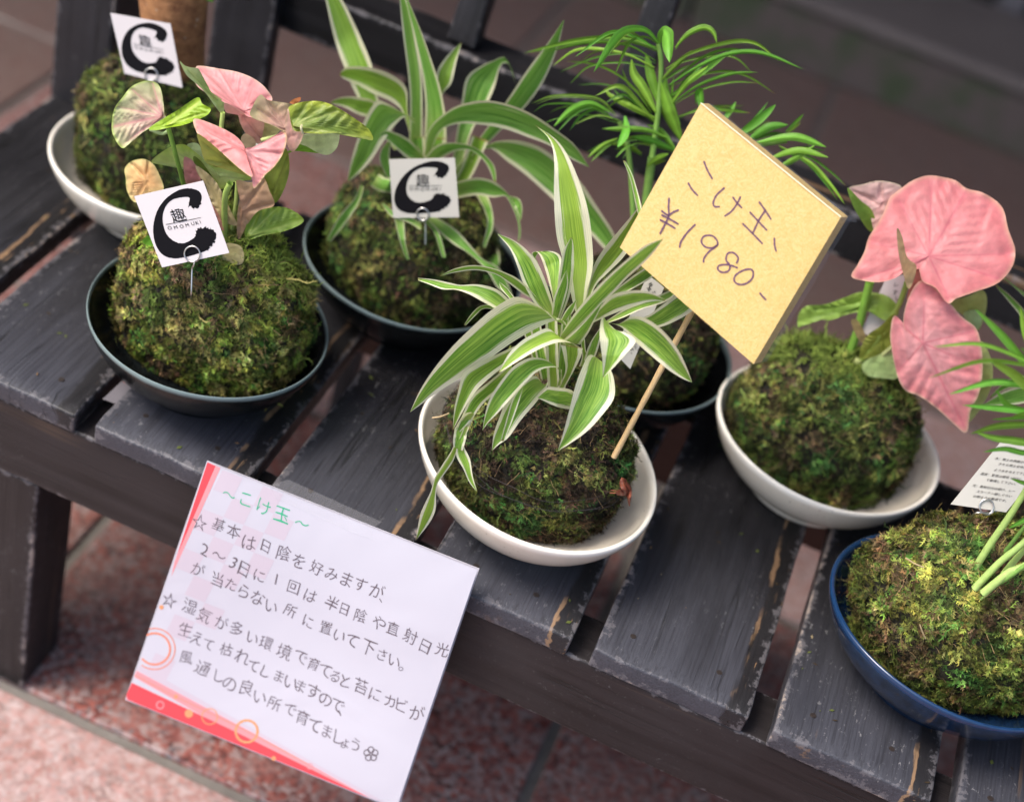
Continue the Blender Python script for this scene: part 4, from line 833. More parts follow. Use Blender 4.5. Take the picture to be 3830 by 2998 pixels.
# ================================================================== K6 right plant with the big pink leaf
P6 = plant('moss_ball_plant', 'right moss ball in a white dish with one huge round pink leaf above', (.5015, .217))
moss_ball(P6.root, .0605, .059, .0370, .0435 - Z0, 41, 14500, 'mid', 1.15, (-.15, .3, .9, .55))
fan(P6, 'f', [(112,165),(200,138),(300,118),(420,150),(372,220),(310,340),(262,402),(235,300),(180,240)], (300,250), .012, (.1,-.3), .2, (.66,.38,.36), (.58,.40,.34), [(140,180),(300,140)], edgec=(.60,.52,.34))
fan(P6, 'f', [(108,158),(180,228),(250,290),(278,392),(240,412),(190,350),(140,262)], (210,310), .008, (.1,.3), 0, (.22,.40,.06), (.28,.46,.08))
fan(P6, 'f', [(690,830),(800,788),(895,755),(918,830),(885,960),(850,985),(780,900)], (820,860), .012, (.1,.1), 0, (.40,.46,.12), (.44,.50,.16))
fan(P6, 'f', [(780,890),(860,870),(890,930),(850,985)], (850,920), .01, (0,0), 0, (.42,.60,.26))
fan(P6, 'f', [(130,672),(200,697),(300,706),(390,680),(430,645),(500,640),(522,625),(545,700),(620,740),(690,828),(740,802),(850,762),(980,712),(1062,622),(1082,520),(1042,400),(1005,270),(900,190),(800,163),(740,118),(650,94),(570,88),(480,120),(400,178),(352,220),(320,300),(278,372),(230,450),(208,525),(170,600)], (580,555), -.012, (.10,-.62), .10, (.74,.28,.285), (.64,.19,.20), [(410,240),(235,470),(1060,540),(190,690),(1000,690),(700,800),(600,110),(380,660)], (805,172), (.60,.14,.18), mott=.3, edgec=(.66,.40,.27), ns=160, nr=28, relief=.75)
fan(P6, 'f', [(395,395),(425,440),(455,560),(508,612),(490,700),(462,745),(432,660),(402,520)], (455,630), -.024, (.2,.1), 0, (.58,.44,.22), (.55,.40,.22))
fan(P6, 'f', [(520,620),(545,690),(520,780),(455,830),(470,730)], (510,710), -.014, (.2,.2), 0, (.60,.25,.20))
fan(P6, 'f', [(880,1050),(942,1150),(948,1290),(892,1420),(822,1512),(806,1495),(860,1400),(888,1250)], (905,1270), -.022, (0,.2), 0, (.46,.54,.16), (.52,.60,.22), edgec=(.5,.58,.2))
fan(P6, 'f', [(540,695),(600,722),(680,800),(770,905),(852,970),(882,1060),(893,1200),(872,1350),(822,1450),(800,1578),(730,1532),(640,1450),(530,1370),(440,1330),(392,1230),(362,1080),(358,980),(384,898),(450,980),(512,1048),(535,1030),(440,980),(442,860),(488,745)], (545,1060), -.034, (.15,-.35), .15, (.74,.33,.335), (.66,.21,.22), [(560,720),(385,920),(840,990),(880,1200),(400,1230)], (800,1572), (.62,.16,.20), mott=.3, edgec=(.62,.46,.30), ns=160, nr=28, relief=.75)
fan(P6, 'j', [(598,195),(600,118),(650,68),(760,58),(870,18),(960,-12),(1080,-2),(1152,38),(1182,112),(1100,152),(1020,102),(900,112),(780,152),(680,132),(625,165)], (960,70), .0, (.05,-.4), 0, (.22,.38,.05), (.30,.46,.08), [(700,90)], (620,150), relief=1.6)
fan(P6, 'f', [(378,892),(385,990),(360,1085),(300,1130),(195,1152),(178,1120),(220,1020),(300,960)], (330,1010), -.008, (.1,0), 0, (.28,.34,.05), (.34,.38,.07), [(200,1130)], (190,1140))
fan(P6, 'f', [(195,1180),(280,1130),(375,1115),(405,1255),(300,1262),(215,1242)], (300,1190), -.014, (.1,-.2), 0, (.38,.54,.20), (.44,.58,.24))
fan(P6, 'f', [(130,930),(170,930),(215,1020),(200,1060),(160,1020)], (170,980), -.006, (0,0), 0, (.40,.30,.14))
fan(P6, 'f', [(460,990),(520,980),(525,1050),(490,1040)], (495,1015), -.028, (0,0), 0, (.40,.38,.05))
tube(P6, 'f', [(240,700),(200,860),(150,1040),(50,1270)], 46, [.0,.0,-.002,-.004], M['stem'], (.18,.36,.05))
tube(P6, 'f', [(455,700),(400,850),(250,1080),(90,1300)], 30, [-.006,-.006,-.006], M['stem'], (.30,.42,.09))
tube(P6, 'f', [(520,1000),(400,1060),(250,1180),(80,1310)], 24, [-.024,-.012,-.01,-.008], M['stem'], (.42,.46,.20))
tube(P6, 'f', [(180,1150),(130,1230),(110,1320)], 44, [-.006,-.008,-.008], M['stem'], (.44,.48,.20))

# ================================================================== palms
def palm_col(): k = rnd.uniform(.75, 1.25); return (.15 * k * rnd.uniform(.75, 1.3), .34 * k, .035 * k)
P4 = plant('moss_ball_plant', 'moss ball with a feathery parlour palm rising behind the yellow price sign', (.3669, .2250))
moss_ball(P4.root, .056, .055, .040, .047 - Z0, 53, 9000, 'dark', 1.05)
S4 = [([(880,1190),(905,900),(950,600),(958,300),(945,180)], 0)]
for pts, w0 in (([(860,1600),(870,1190),(905,900)], 60), ([(905,900),(945,600),(962,330),(945,190)], 34), ([(790,1300),(770,1000),(745,800),(700,680)], 34), ([(870,1500),(1150,1150),(1500,860),(1750,800)], 34)):
    tube(P4, 'g', pts, w0, [0, .002, .004], M['stem'], (.22, .40, .08), 'stem', .8)
L4 = [
 ([(930,660),(800,600),(650,520),(600,470)], 60, [0,0,.01]), ([(930,620),(850,470),(790,380),(775,285)], 95, [0,.002,.006]), ([(960,600),(905,420),(865,250)], 95, [.002,.006,.012]),
 ([(920,680),(820,560),(700,455),(545,520)], 46, [0,-.004,-.012]), ([(900,620),(750,430),(560,325),(355,300)], 24, [0,.006,.02]), ([(940,230),(800,150),(640,120),(420,275)], 34, [0,-.006,-.02]),
 ([(940,215),(720,150),(430,170),(100,250)], 42, [0,.01,.03]), ([(930,300),(750,200),(500,185),(235,245)], 32, [0,.004,.02]), ([(920,340),(720,250),(450,225),(280,330)], 34, [0,.0,.01]),
 ([(990,350),(1150,250),(1400,180),(1560,190),(1700,300)], 42, [0,.006,.012,.01]), ([(1010,450),(1200,330),(1400,250),(1600,250),(1850,350)], 46, [0,0,.002,.004]), ([(1020,520),(1180,400),(1300,310),(1405,232)], 55, [0,0,.01]),
 ([(1040,560),(1200,450),(1400,380),(1570,370)], 36, [0,.004,.01]), ([(1030,560),(1130,430),(1260,330)], 60, [-.004,-.01,-.01]), ([(960,420),(1080,300),(1160,230)], 50, [0,.006,.01]),
 ([(680,640),(560,530),(300,515),(150,565)], 20, [0,.0,.0]), ([(700,680),(500,580),(250,570),(160,622)], 18, [0,-.004,-.01]), ([(700,670),(560,640),(410,700)], 22, [0,0,-.004]),
 ([(640,620),(520,565),(400,605),(287,712)], 70, [0,-.006,-.018]), ([(735,645),(740,740),(688,842)], 80, [0,-.012,-.02]), ([(1000,780),(850,730),(590,725)], 60, [-.002,-.008,-.01]),
 ([(1050,860),(900,800),(770,775)], 72, [.0,-.002,-.004]), ([(1050,850),(960,740),(870,700)], 60, [0,.004,.008]), ([(690,785),(600,825),(500,905)], 42, [0,-.006,-.012]), ([(820,812),(740,842),(675,905)], 22, [0,0,-.004]),
 ([(1090,800),(1010,600),(960,430)], 120, [-.004,-.004,0]), ([(1080,700),(1000,520),(985,380)], 70, [.006,.006,.01]), ([(870,960),(940,910),(1010,880)], 60, [0,-.006,-.01]), ([(1060,650),(1250,600),(1525,625)], 40, [.004,.01,.02]),
 ([(1330,690),(1390,620),(1432,555)], 50, [.01,.014,.02]), ([(1420,780),(1560,680),(1682,572)], 85, [0,.006,.012]), ([(1500,800),(1640,715),(1760,700)], 85, [-.004,-.004,0]), ([(1740,745),(1800,690),(1856,632)], 38, [.004,.01,.02]),
 ([(1560,810),(1800,775),(2000,840)], 80, [-.006,-.006,-.006]), ([(1620,920),(1820,860),(2015,905)], 66, [-.01,-.012,-.014]), ([(1690,970),(1850,880),(1930,825)], 52, [-.012,-.012,-.01]), ([(1700,830),(1900,940),(2030,1080),(2115,1200)], 40, [0,-.008,-.016]),
 ([(1180,560),(1200,480),(1215,620)], 70, [.01,.01,.004]), ([(840,880),(760,830),(640,820)], 40, [.004,.004,.004]), ([(1450,860),(1350,760),(1290,700)], 60, [.004,.006,.008]),
 ([(945,185),(880,115),(800,95),(690,140),(538,370)], 78, [0,-.008,-.016,-.026,-.034]), ([(950,190),(960,135),(1000,110),(1003,200),(1015,310)], 115, [0,-.008,-.016,-.024,-.03]), ([(1050,215),(1130,130),(1230,88),(1290,120),(1312,190)], 62, [0,.002,.004,.002])]
for pts, w, d in L4: ribbon(P4, 'g', pts, w, d, M['palm'], palm_col(), fold=rnd.choice((.25, -.2)), tw=rnd.uniform(-.3, .3))
for q_, (pts, w, d) in enumerate(L4 + L4):
    if q_ % 5 == 2: continue
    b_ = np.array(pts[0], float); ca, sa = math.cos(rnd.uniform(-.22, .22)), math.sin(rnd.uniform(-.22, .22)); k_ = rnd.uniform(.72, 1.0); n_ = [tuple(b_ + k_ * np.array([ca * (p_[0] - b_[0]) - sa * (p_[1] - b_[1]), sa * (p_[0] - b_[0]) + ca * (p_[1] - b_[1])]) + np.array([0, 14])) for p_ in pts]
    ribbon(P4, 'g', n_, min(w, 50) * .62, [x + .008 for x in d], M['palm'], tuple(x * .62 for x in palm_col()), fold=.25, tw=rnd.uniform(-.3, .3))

P7 = plant('moss_ball_plant', 'bottom right moss ball in a blue dish with pale green palm stalks', (.6115, .094))
moss_ball(P7.root, .0665, .064, .0415, .0475 - Z0, 67, 21000, 'yellow', 1.12)
for pts, w, d in (([(368,1605),(470,1440),(560,1310),(660,1150),(800,900)], 36, [-.018,-.016,-.01]), ([(400,1645),(520,1520),(640,1420),(800,1250)], 36, [-.026,-.024,-.02]), ([(440,1668),(560,1570),(650,1530),(850,1380)], 38, [-.034,-.032,-.03]),
                  ([(470,1560),(560,1450),(700,1270)], 24, [-.01,-.01,-.01]), ([(520,1600),(600,1500),(760,1330)], 34, [-.02,-.02,-.02]), ([(470,1640),(560,1590),(640,1535)], 30, [-.03,-.034,-.034])):
    tube(P7, 'h', pts, w, d, M['stem'], (.34, .48, .14) if w > 30 else (.20, .38, .08), 'stem', .62)
L7 = [([(800,640),(650,570),(430,490),(205,502)], 32, [-.01,-.02,-.03]), ([(800,620),(650,590),(430,570),(182,650)], 32, [-.014,-.022,-.034]), ([(790,760),(640,690),(480,670),(278,727)], 50, [-.014,-.022,-.03]),
 ([(800,830),(620,805),(480,790),(342,778)], 48, [-.016,-.02,-.026]), ([(760,830),(620,838),(478,846)], 26, [-.01,-.014,-.016]), ([(800,870),(620,870),(500,880),(378,914)], 56, [-.02,-.026,-.03]),
 ([(800,990),(620,950),(500,935),(400,905)], 56, [-.02,-.024,-.026]), ([(800,1010),(640,1005),(540,985),(440,1000)], 44, [-.022,-.026,-.03]), ([(760,720),(640,580),(520,440),(402,322)], 62, [-.01,-.008,-.004]),
 ([(820,830),(680,720),(580,630),(458,560)], 76, [-.02,-.022,-.022]), ([(700,600),(640,450),(615,310)], 44, [0,.004,.01]), ([(680,810),(560,780),(500,705)], 44, [-.006,-.008,-.01]), ([(760,1130),(660,1150),(568,1125)], 34, [-.014,-.016,-.018]),
 ([(760,1280),(660,1310),(560,1360)], 40, [-.02,-.024,-.028]), ([(760,830),(660,820),(580,830)], 40, [-.02,-.02,-.02]), ([(760,610),(690,560),(612,502)], 30, [-.016,-.018,-.02]), ([(800,980),(660,960),(560,960)], 46, [-.012,-.014,-.014]),
 ([(850,760),(760,560),(720,380)], 50, [-.01,-.006,0]), ([(860,900),(900,700),(960,500)], 50, [-.01,-.006,0]), ([(860,1000),(980,900),(1100,860)], 50, [-.01,-.006,0])]
for pts, w, d in L7: ribbon(P7, 'h', pts, w, d, M['palm'], palm_col(), fold=rnd.choice((.25, .15)), tw=rnd.uniform(-.2, .3))

P8 = plant('moss_ball_plant', 'moss ball at the right edge behind the care card with white striped leaves', (.690, .238))
moss_ball(P8.root, .057, .055, .040, .047 - Z0, 71, 6000, 'dark', 1.05)
for fr, A, B, d, tw in [
 ('h', [(900,760),(700,690),(560,705),(440,775)], [(900,860),(700,770),(560,780),(442,778)], [-.03,-.03,-.03], .1),
 ('h', [(900,610),(720,430),(600,290),(500,205)], [(900,640),(700,450),(580,310),(500,215)], [.01,.012,.02], .1),
 ('h', [(900,500),(700,300),(560,190),(500,150)], [(900,540),(700,330),(570,205),(500,158)], [.02,.02,.02], .1),
 ('h', [(900,660),(700,640),(560,660),(470,740)], [(900,700),(700,690),(560,700),(474,745)], [-.02,-.02,-.02], .2),
 ('h', [(900,660),(1000,500),(1150,420)], [(950,700),(1050,560),(1150,430)], [0,0,0], .2),
 ('h', [(900,660),(1100,760),(1250,980)], [(900,760),(1050,860),(1250,990)], [0,-.02,-.03], .2)]:
    strap(P8, fr, A, B, d, M['strapB'], .15, tw)

# ================================================================== K1 trunk plant top left
P1 = plant('moss_ball_plant', 'top left moss ball with a thick bare brown trunk', (.0290, .2065))
moss_ball(P1.root, .0655, .060, .042, .051 - Z0, 83, 12000, 'mid', 1.0)
t1 = tube(P1, 'p', [(1130,780),(1118,620),(1135,450),(1100,250),(1090,60),(1085,-160),(1085,-330)], 300, [0,0,.002,.004], M['bark'], (.3, .2, .1), 'trunk', 1.0, segs=24)
me = t1.data; co = np.zeros(len(me.vertices) * 3, np.float32); me.vertices.foreach_get('co', co); co = co.reshape(-1, 24, 3)
rs = np.interp(np.linspace(0, 1, 16), [0, .12, .3, .5, .75, 1], [.62, .66, .92, 1.2, 1.33, 1.30]); ctr_ = co.mean(1, keepdims=True); co = ctr_ + (co - ctr_) * rs[:, None, None]; me.vertices.foreach_set('co', co.ravel()); me.update()
for pts, w in (([(1240,-60),(1290,-20),(1340,12)], 50), ([(1230,-80),(1300,-60),(1360,-30)], 60)): ribbon(P1, 'p', pts, w, [0, 0, 0], M['palm'], (.12, .34, .03))

# ================================================================== cards
def card_sheet(label, pl, fr, corners, d, mat, cat='name card', tilt=.25, wire=None, ringc=None, rr=50, group=None):
    ctr = px(fr, np.mean(np.array(corners, float), 0)); p0 = pl.pt(ctr, d); root = thing('card_pick', label, cat, tuple(p0), group)
    n = -FWD * math.cos(tilt) + np.array([0, 0, 1.0]) * math.sin(tilt); sh = Sheet(p0, n, root); sh.slab(fr, corners, .0004, mat, 'card')
    rp = 52; rw = None
    if ringc:
        s = zdepth(p0) / F_PX; rwid = .00045
        def tor(cpx, r, lift, a0, a1, name='wire', tail=None):
            P = [sh.p(px(fr, q), lift) for q in ring(cpx, r, 28, None, a0, a1)]
            if tail: P += [sh.p(px(fr, tail[0][0]), lift)] + [on_plane(px(fr, q), pl.base + FWD * dd, FWD) - sh.o for q, dd in tail[1:]]
            P = catmull(P, 60); V = []
            for i in range(60):
                T = P[min(i + 1, 59)] - P[max(i - 1, 0)]; T /= np.linalg.norm(T) + 1e-12; s_ = np.cross(T, sh.n); s_ /= np.linalg.norm(s_) + 1e-12; u_ = np.cross(T, s_)
                V += [P[i] + rwid * (math.cos(k * math.pi / 4) * s_ + math.sin(k * math.pi / 4) * u_) for k in range(8)]
            Fq = [(i * 8 + k, i * 8 + (k + 1) % 8, (i + 1) * 8 + (k + 1) % 8, (i + 1) * 8 + k) for i in range(59) for k in range(8)]
            o = mesh_obj(name, V, np.array(Fq), M['wire'], None); o.parent = root
        tor(ringc, rr, .0009, 70, 430, 'wire_loop', wire); tor((ringc[0] + 4, ringc[1] + 4), rr, -.0012, 70, 430, 'wire_loop')
    return sh
Cm = [(745,1200),(757,1150),(740,1105),(690,1082),(620,1078),(540,1108),(460,1170),(400,1260),(371,1370),(374,1470),(400,1550),(450,1610),(530,1636),(620,1627),(720,1600),(810,1563),(858,1500),(877,1442),(862,1425),(850,1408),(820,1398),(790,1386),(765,1392),(740,1394),(712,1420),(705,1460),(670,1490),(610,1515),(550,1505),(490,1460),(455,1390),(445,1300),(470,1220),(520,1170),(590,1150),(655,1150),(656,1190),(650,1222),(672,1228),(690,1246),(706,1232),(724,1240)]
C2 = [(217,1140),(768,1015),(977,1592),(440,1708)]
# the brush mark in the card's own coordinates, from the front card
e0, e1, e2_ = np.array(C2[0], float), np.array(C2[1], float) - C2[0], np.array(C2[3], float) - C2[0]
Minv = np.linalg.inv(np.stack([e1, e2_], 1)); Cc = catmull(Cm, 420, True); g_ = np.random.RandomState(3)
for q in Cc:
    a_ = 5.5 if (q[0] > 700 and q[1] > 1385 and q[1] < 1570) or (q[0] > 648 and 1185 < q[1] < 1255) else (.8 if q[0] > 460 else .3)
    q += g_.normal(size=2) * a_
Cuv = [Minv @ (q - e0) for q in Cc]
def brand(sh, fr, cn, lw):
    o_, a, b = np.array(cn[0], float), np.array(cn[1], float) - cn[0], np.array(cn[3], float) - cn[0]; f = lambda q: o_ + a * q[0] + b * q[1]
    sh.poly(fr, [[f(q) for q in Cuv]], M['ink'], 'brush_mark', .00010)
    r = a / np.linalg.norm(a); u = -b / np.linalg.norm(b); A_ = np.linalg.norm(a)
    sc = lambda q: f(Minv @ (np.array(q, float) - e0))
    sh.text(fr, [('趣', sc((568, 1292)))], .215 * A_, r, u, M['ink'], 'lettering')
    w = 'OMOMUKI'; xs = [500, 548, 595, 640, 685, 720, 745]; ys = [1393, 1388, 1380, 1370, 1358, 1352, 1345]
    sh.text(fr, [(c, sc((x, y))) for c, x, y in zip(w, xs, ys)], .072 * A_, r, u, M['ink'], 'lettering', .0003)
    sh.strokes(fr, [[sc((470, 1366)), sc((608, 1340)), sc((748, 1310))]], lw, M['ink'], 'rule')
s2 = card_sheet('sharp white card with black brush mark stuck in the front left moss ball', P2, 'e', C2, -.040, M['card'], 'name card', .35, [((690,1700), 0), ((680,1720), -.046), ((674,1900), -.052), ((672,1960), -.050)], (680,1600), 62, 'brush mark cards')
brand(s2, 'e', C2, 4)
C3c = [(436,1018),(856,1008),(884,1388),(462,1392)]
s3 = card_sheet('beige card with black brush mark on the spider plant ball behind', P3, 'd', C3c, -.045, M['cardB'], 'name card', .3, [((665,1410), 0), ((668,1440), -.052), ((668,1560), -.056)], (650,1368), 38, 'brush mark cards')
brand(s3, 'd', C3c, 2.5)
C1c = [(692,82),(1070,150),(1146,552),(782,462)]
s1 = card_sheet('tilted blurred card with black brush mark in front of the brown trunk', P1, 'p', C1c, -.032, M['card'], 'name card', .3, [((972,500), 0), ((985,530), -.036), ((1000,640), -.040)], (948,468), 40, 'brush mark cards')
brand(s1, 'p', C1c, 2.5)
C7c = [(520,955),(783,993),(548,1285),(286,1247)]
s7 = card_sheet('care instruction card with small black printed lines on the bottom right ball', P7, 'h', C7c, .012, M['cardB'], 'care card', .5, [((400,1290), 0), ((370,1340), .010), ((335,1400), .014), ((320,1430), .014)], (455,1258), 34)
a = np.array(C7c[1], float) - C7c[0]; a /= np.linalg.norm(a); ux = a; uy = np.array([.55, -.72])
lines = [((505,1030), '水：用土の表面が乾いて'), ((520,1056), 'きたら用土全体に染みる'), ((500,1084), 'よう水を与えて下さい。'), ((436,1102), '温度：室温は最低10℃以'), ((462,1132), 'で管理して下さい。'), ((398,1158), '光：直射日光は避け、レー'), ((416,1186), 'スカーテン越しぐらい'), ((400,1209), 'の明るさが最適です。')]
for (x, y), tx in lines:
    it = []; q = np.array([x, y], float)
    for ch in tx: it.append((ch, q.copy())); q = q + ux * (17.2 if ord(ch) > 255 else 10)
    s7.text('h', it, 17.5, ux, uy, M['ink'], 'lettering', .0003)
# the reverse sides of two more care cards
C5c = [(1075,520),(1240,660),(870,1510),(790,1390),(1010,1190)]
s5 = card_sheet('white care card half hidden behind the price sign corner and striped leaves', P5, 'c', [(1060,500),(1235,640),(875,1508),(700,1330)], .030, M['cardB'], 'care card', .5)
s5.text('c', [('種', (1090,610)), ('類', (1075,655)), ('土', (1130,690)), ('ら', (930,1255)), ('い', (945,1290)), ('す', (890,1300)), ('。', (905,1345))], 46, (.5, .86), (.86, -.5), M['ink'], 'lettering')
s6 = card_sheet('plain white card tucked behind the pink leaves of the right moss ball', P6, 'f', [(330,690),(475,650),(330,1040),(185,1000)], .006, M['card'], 'care card', .4)
s6.text('f', [('レ', (390,720)), ('す', (385,765)), ('い', (400,800)), ('日', (375,835))], 34, (.96, .25), (.25, -.96), M['ink'], 'lettering')

# ================================================================== price sign
Fc = [(457,548),(1203,1155),(738,1937),(26,1315)]
pS = P5.pt(px('k', (620, 1240)), .004)
nS = -VIEW * .96 + np.array([0, 0, 1.0]) * -.05 + np.array([-1.0, 0, 0]) * .10
sign = thing('price_sign', 'thick yellow fibre paper price sign on a wooden stick, handwritten 1980 yen', 'price sign', tuple(pS))
sg = Sheet(pS, nS, sign); s_ = sg
fc = [s_.p(px('k', c)) for c in Fc]; back = np.array([.0062, .0052, .0008]); dep = -s_.n * .009
dirs = VIEW * .009 + R[0] * .0055 + R[1] * -.0012
bc = [v + dirs for v in fc]
NB = 14
def board():
    V = []; Fs = []
    def grid(a, b, c, d, n, m, push=0):
        b0 = len(V)
        for i in range(n + 1):
            for j in range(m + 1):
                u, v = i / n, j / m; p = (a * (1 - u) + b * u) * (1 - v) + (d * (1 - u) + c * u) * v
                V.append(p - s_.n * push * (1 - (16 * u * (1 - u) * v * (1 - v)) ** .5))
        for i in range(n):
            for j in range(m): k = b0 + i * (m + 1) + j; Fs.append((k, k + 1, k + m + 2, k + m + 1))
    grid(fc[0], fc[1], fc[2], fc[3], 20, 20, .0008)
    f2 = [v - s_.n * .0008 for v in fc]
    for i in range(4): grid(f2[i], f2[(i + 1) % 4], bc[(i + 1) % 4], bc[i], 8, 3)
    grid(bc[3], bc[2], bc[1], bc[0], 4, 4)
    return V, Fs
V, Fs = board(); bo = mesh_obj('board', V, Fs, M['felt'], None, False); bo.parent = sign
L = 'k'
s_.strokes(L, [[(474,860),(492,905),(518,952)], [(390,975),(410,1008),(440,1040)], [(582,1000),(540,1040),(523,1080),(532,1100),(556,1100)], [(628,1050),(650,1080),(675,1106)], [(668,1048),(650,1085),(620,1125),(585,1150)],
     [(768,1075),(800,1120),(830,1166)], [(719,1130),(765,1180),(808,1225)], [(680,1190),(735,1245),(785,1297)], [(803,1118),(770,1165),(733,1243)], [(849,1268),(850,1305),(858,1336)],
     [(288,1055),(285,1100),(286,1150),(265,1195),(240,1243)], [(338,1118),(312,1128),(288,1145)], [(248,1122),(265,1135),(286,1150)], [(250,1145),(290,1165),(336,1192)], [(241,1170),(280,1190),(320,1215)],
     [(427,1195),(385,1238),(352,1285),(344,1316)], [(545,1305),(515,1320),(478,1312),(460,1285),(475,1257),(515,1254),(540,1275),(545,1305),(500,1340),(474,1375),(472,1395)],
     [(648,1400),(656,1372),(630,1345),(600,1350),(592,1385),(612,1412),(606,1440),(575,1450),(550,1437),(552,1415),(585,1408),(615,1412),(652,1425)], [(736,1445),(720,1432),(680,1440),(642,1465),(635,1495),(660,1513),(700,1508),(732,1478),(736,1445)], [(772,1560),(785,1576),(803,1594)]], 9.5, M['purple'], 'handwriting', .0002)
# clear wrap folded round the rim
film = []; 
def film_strip(a, b, off, name='film_edge'):
    P = np.linspace(0, 1, 12)[:, None]; l1 = a * (1 - P) + b * P; l2 = l1 + off; V = np.stack([l1, l2], 1).reshape(-1, 3)
    o = mesh_obj(name, V, [(2 * i, 2 * i + 1, 2 * i + 3, 2 * i + 2) for i in range(11)], M['film'], None, False); o.parent = sign
film_strip(fc[0] + s_.n * .0004, fc[1] + s_.n * .0004, dirs * 1.25 + s_.n * .0012); film_strip(fc[1] + s_.n * .0004, fc[2] + s_.n * .0004, dirs * 1.35 + R[0] * .0015)
o = mesh_obj('film_corner', [fc[1] + R[0] * .001, fc[1] + dirs * 1.3 + R[0] * .003 - R[1] * .0015, fc[1] + dirs * 1.3 + R[0] * .0035 + R[1] * .003, fc[1] + R[1] * .002], [(0, 1, 2, 3)], M['film'], None, False); o.parent = sign
for a_, b_ in ((0, 1),):
    P_ = [fc[a_] * (1 - u) + fc[b_] * u for u in np.linspace(0, 1, 8)]
    o = mesh_obj('fold_line', [p + s_.n * .0003 + R[1] * dy for p in P_ for dy in (-.0002, .0003)], [(2 * i, 2 * i + 1, 2 * i + 3, 2 * i + 2) for i in range(7)], plain('film_glint', (.86, .80, .62), .2), None, False); o.parent = sign
# stick
a3 = P5.pt(px('D', (1318, 955)), -.022); b3 = P5.pt(px('D', (1472, 668)), .0075); ext = b3 + (b3 - a3) * .25; T = ext - a3; Ls = np.linalg.norm(T); T /= Ls
a3 = a3 - T * .006; sx = np.cross(T, VIEW); sx /= np.linalg.norm(sx); sy = np.cross(T, sx); V = []; 
for i in range(25):
    p = a3 + (ext - a3) * i / 24
    for k in range(12): q = math.pi * 2 * k / 12; rr_ = .00165 * (1 + .06 * math.sin(i * 1.7 + k)); V.append(p + rr_ * (math.cos(q) * sx + math.sin(q) * sy) - np.array(sign.location))
o = mesh_obj('stick', V, [(i * 12 + k, i * 12 + (k + 1) % 12, (i + 1) * 12 + (k + 1) % 12, (i + 1) * 12 + k) for i in range(24) for k in range(12)], M['bamboo'], None); o.parent = sign

# ================================================================== notice
tl = on_plane(px('D', (440, 985)), (0, -.006, 0), np.array([0, 1.0, 0])); tr = on_plane(px('D', (1018, 1215)), (0, -.006, 0), np.array([0, 1.0, 0])); bl = on_plane(px('D', (265, 1490)), (0, -.05, 0), np.array([0, 1.0, 0]))
nN = np.cross(tr - tl, bl - tl); nN /= np.linalg.norm(nN); nN = nN if nN @ (CAM - tl) > 0 else -nN
notice = thing('notice', 'handwritten white care notice with red corner decoration taped to the bench front', 'notice', tuple(tl))
sn = Sheet(tl, nN, notice); sn.wave = lambda q: .0012 * math.sin((q[0] - 500) / 210 + (q[1] - 1700) / 330) + .0007 * math.sin((q[1] - 1800) / 120 - (q[0] - 700) / 400); N4 = [(474,98),(1752,608),(1362,1738),(88,1222)]
N4 = [(476,98),(1756,608),(1372,1738),(96,1216)]
# gently curved paper sheet
gV = []; gF = []
for i in range(41):
    for j in range(41):
        u, v = i / 40, j / 40; q = (np.array(N4[0], float) * (1 - u) + np.array(N4[1], float) * u) * (1 - v) + (np.array(N4[3], float) * (1 - u) + np.array(N4[2], float) * u) * v
        gV.append(sn.p(px('n', q), 0))
for i in range(40):
    for j in range(40): k = i * 41 + j; gF.append((k, k + 1, k + 42, k + 41))
o = mesh_obj('paper', gV, gF, M['paper'], None, True); o.parent = notice
sn.slab('n', [(474,92),(1764,604),(1378,1748),(86,1222)], .0007, M['paper'], 'sleeve_back', -.0042)
sn.poly('n', [[(476,99),(515,116),(330,545),(300,640)]], M['red'], 'red_wedge', .00008); sn.poly('n', [[(515,116),(538,126),(305,640),(320,570)]], M['pink'], 'pink_wedge', .0001)
sq = []
ux_ = np.array([96, 38.]); vy_ = np.array([-46, 92.])
for i in range(-1, 6):
    for j in range(0, 11):
        if (i + j) % 2 == 0 and (i < 4 - j * .25) and not (i < 0 and j > 8):
            o0 = np.array([548, 135.]) + ux_ * i + vy_ * j; x0 = o0[0]
            if x0 < 330 - (o0[1] - 545) * .36 and o0[1] > 500 and x0 < 200: continue
            if min(q_[0] - (474 - (q_[1] - 98) * .345) for q_ in (o0, o0 + vy_)) < 4: continue
            sq.append([o0, o0 + ux_, o0 + ux_ + vy_, o0 + vy_])
sn.poly('n', sq, M['palepink'], 'checker_print', .00006)
sn.poly('n', [[(155,1060),(1372,1738),(960,1570),(130,1120)]], M['palepink'], 'pale_band', .00009)
sn.poly('n', [[(130,1115),(140,1085),(720,1395),(1250,1690),(1180,1662),(700,1440)]], M['pink'], 'pink_band', .00012)
sn.poly('n', [[(92,1200),(118,1142),(600,1370),(1230,1682),(1160,1654),(96,1222)]], M['red'], 'red_band', .00015)
circ = lambda c, r: ring(c, r, 14)
sn.strokes('n', [ring((225,982), 74, 16, None, -118, 140)], 9, M['orange'], 'ring_print', .00019); sn.strokes('n', [ring((225,982), 97, 20, None, -104, 128)], 5, M['orange'], 'ring_print', .00019)
sn.strokes('n', [circ((662,1372), 52)], 11, M['orange2'], 'ring_print', .00019); sn.strokes('n', [circ((487,1302), 37)], 5, M['orange2'], 'ring_print', .00019)
sn.strokes('n', [circ((252,1248), 17)], 6, M['pink'], 'ring_print', .00019); sn.strokes('n', [circ((962,1538), 13)], 3.5, M['pink'], 'ring_print', .00019)
sn.strokes('n', [[(130,1105),(320,1205),(660,1370),(960,1530)]], 3, M['orange'], 'ring_print', .00019)
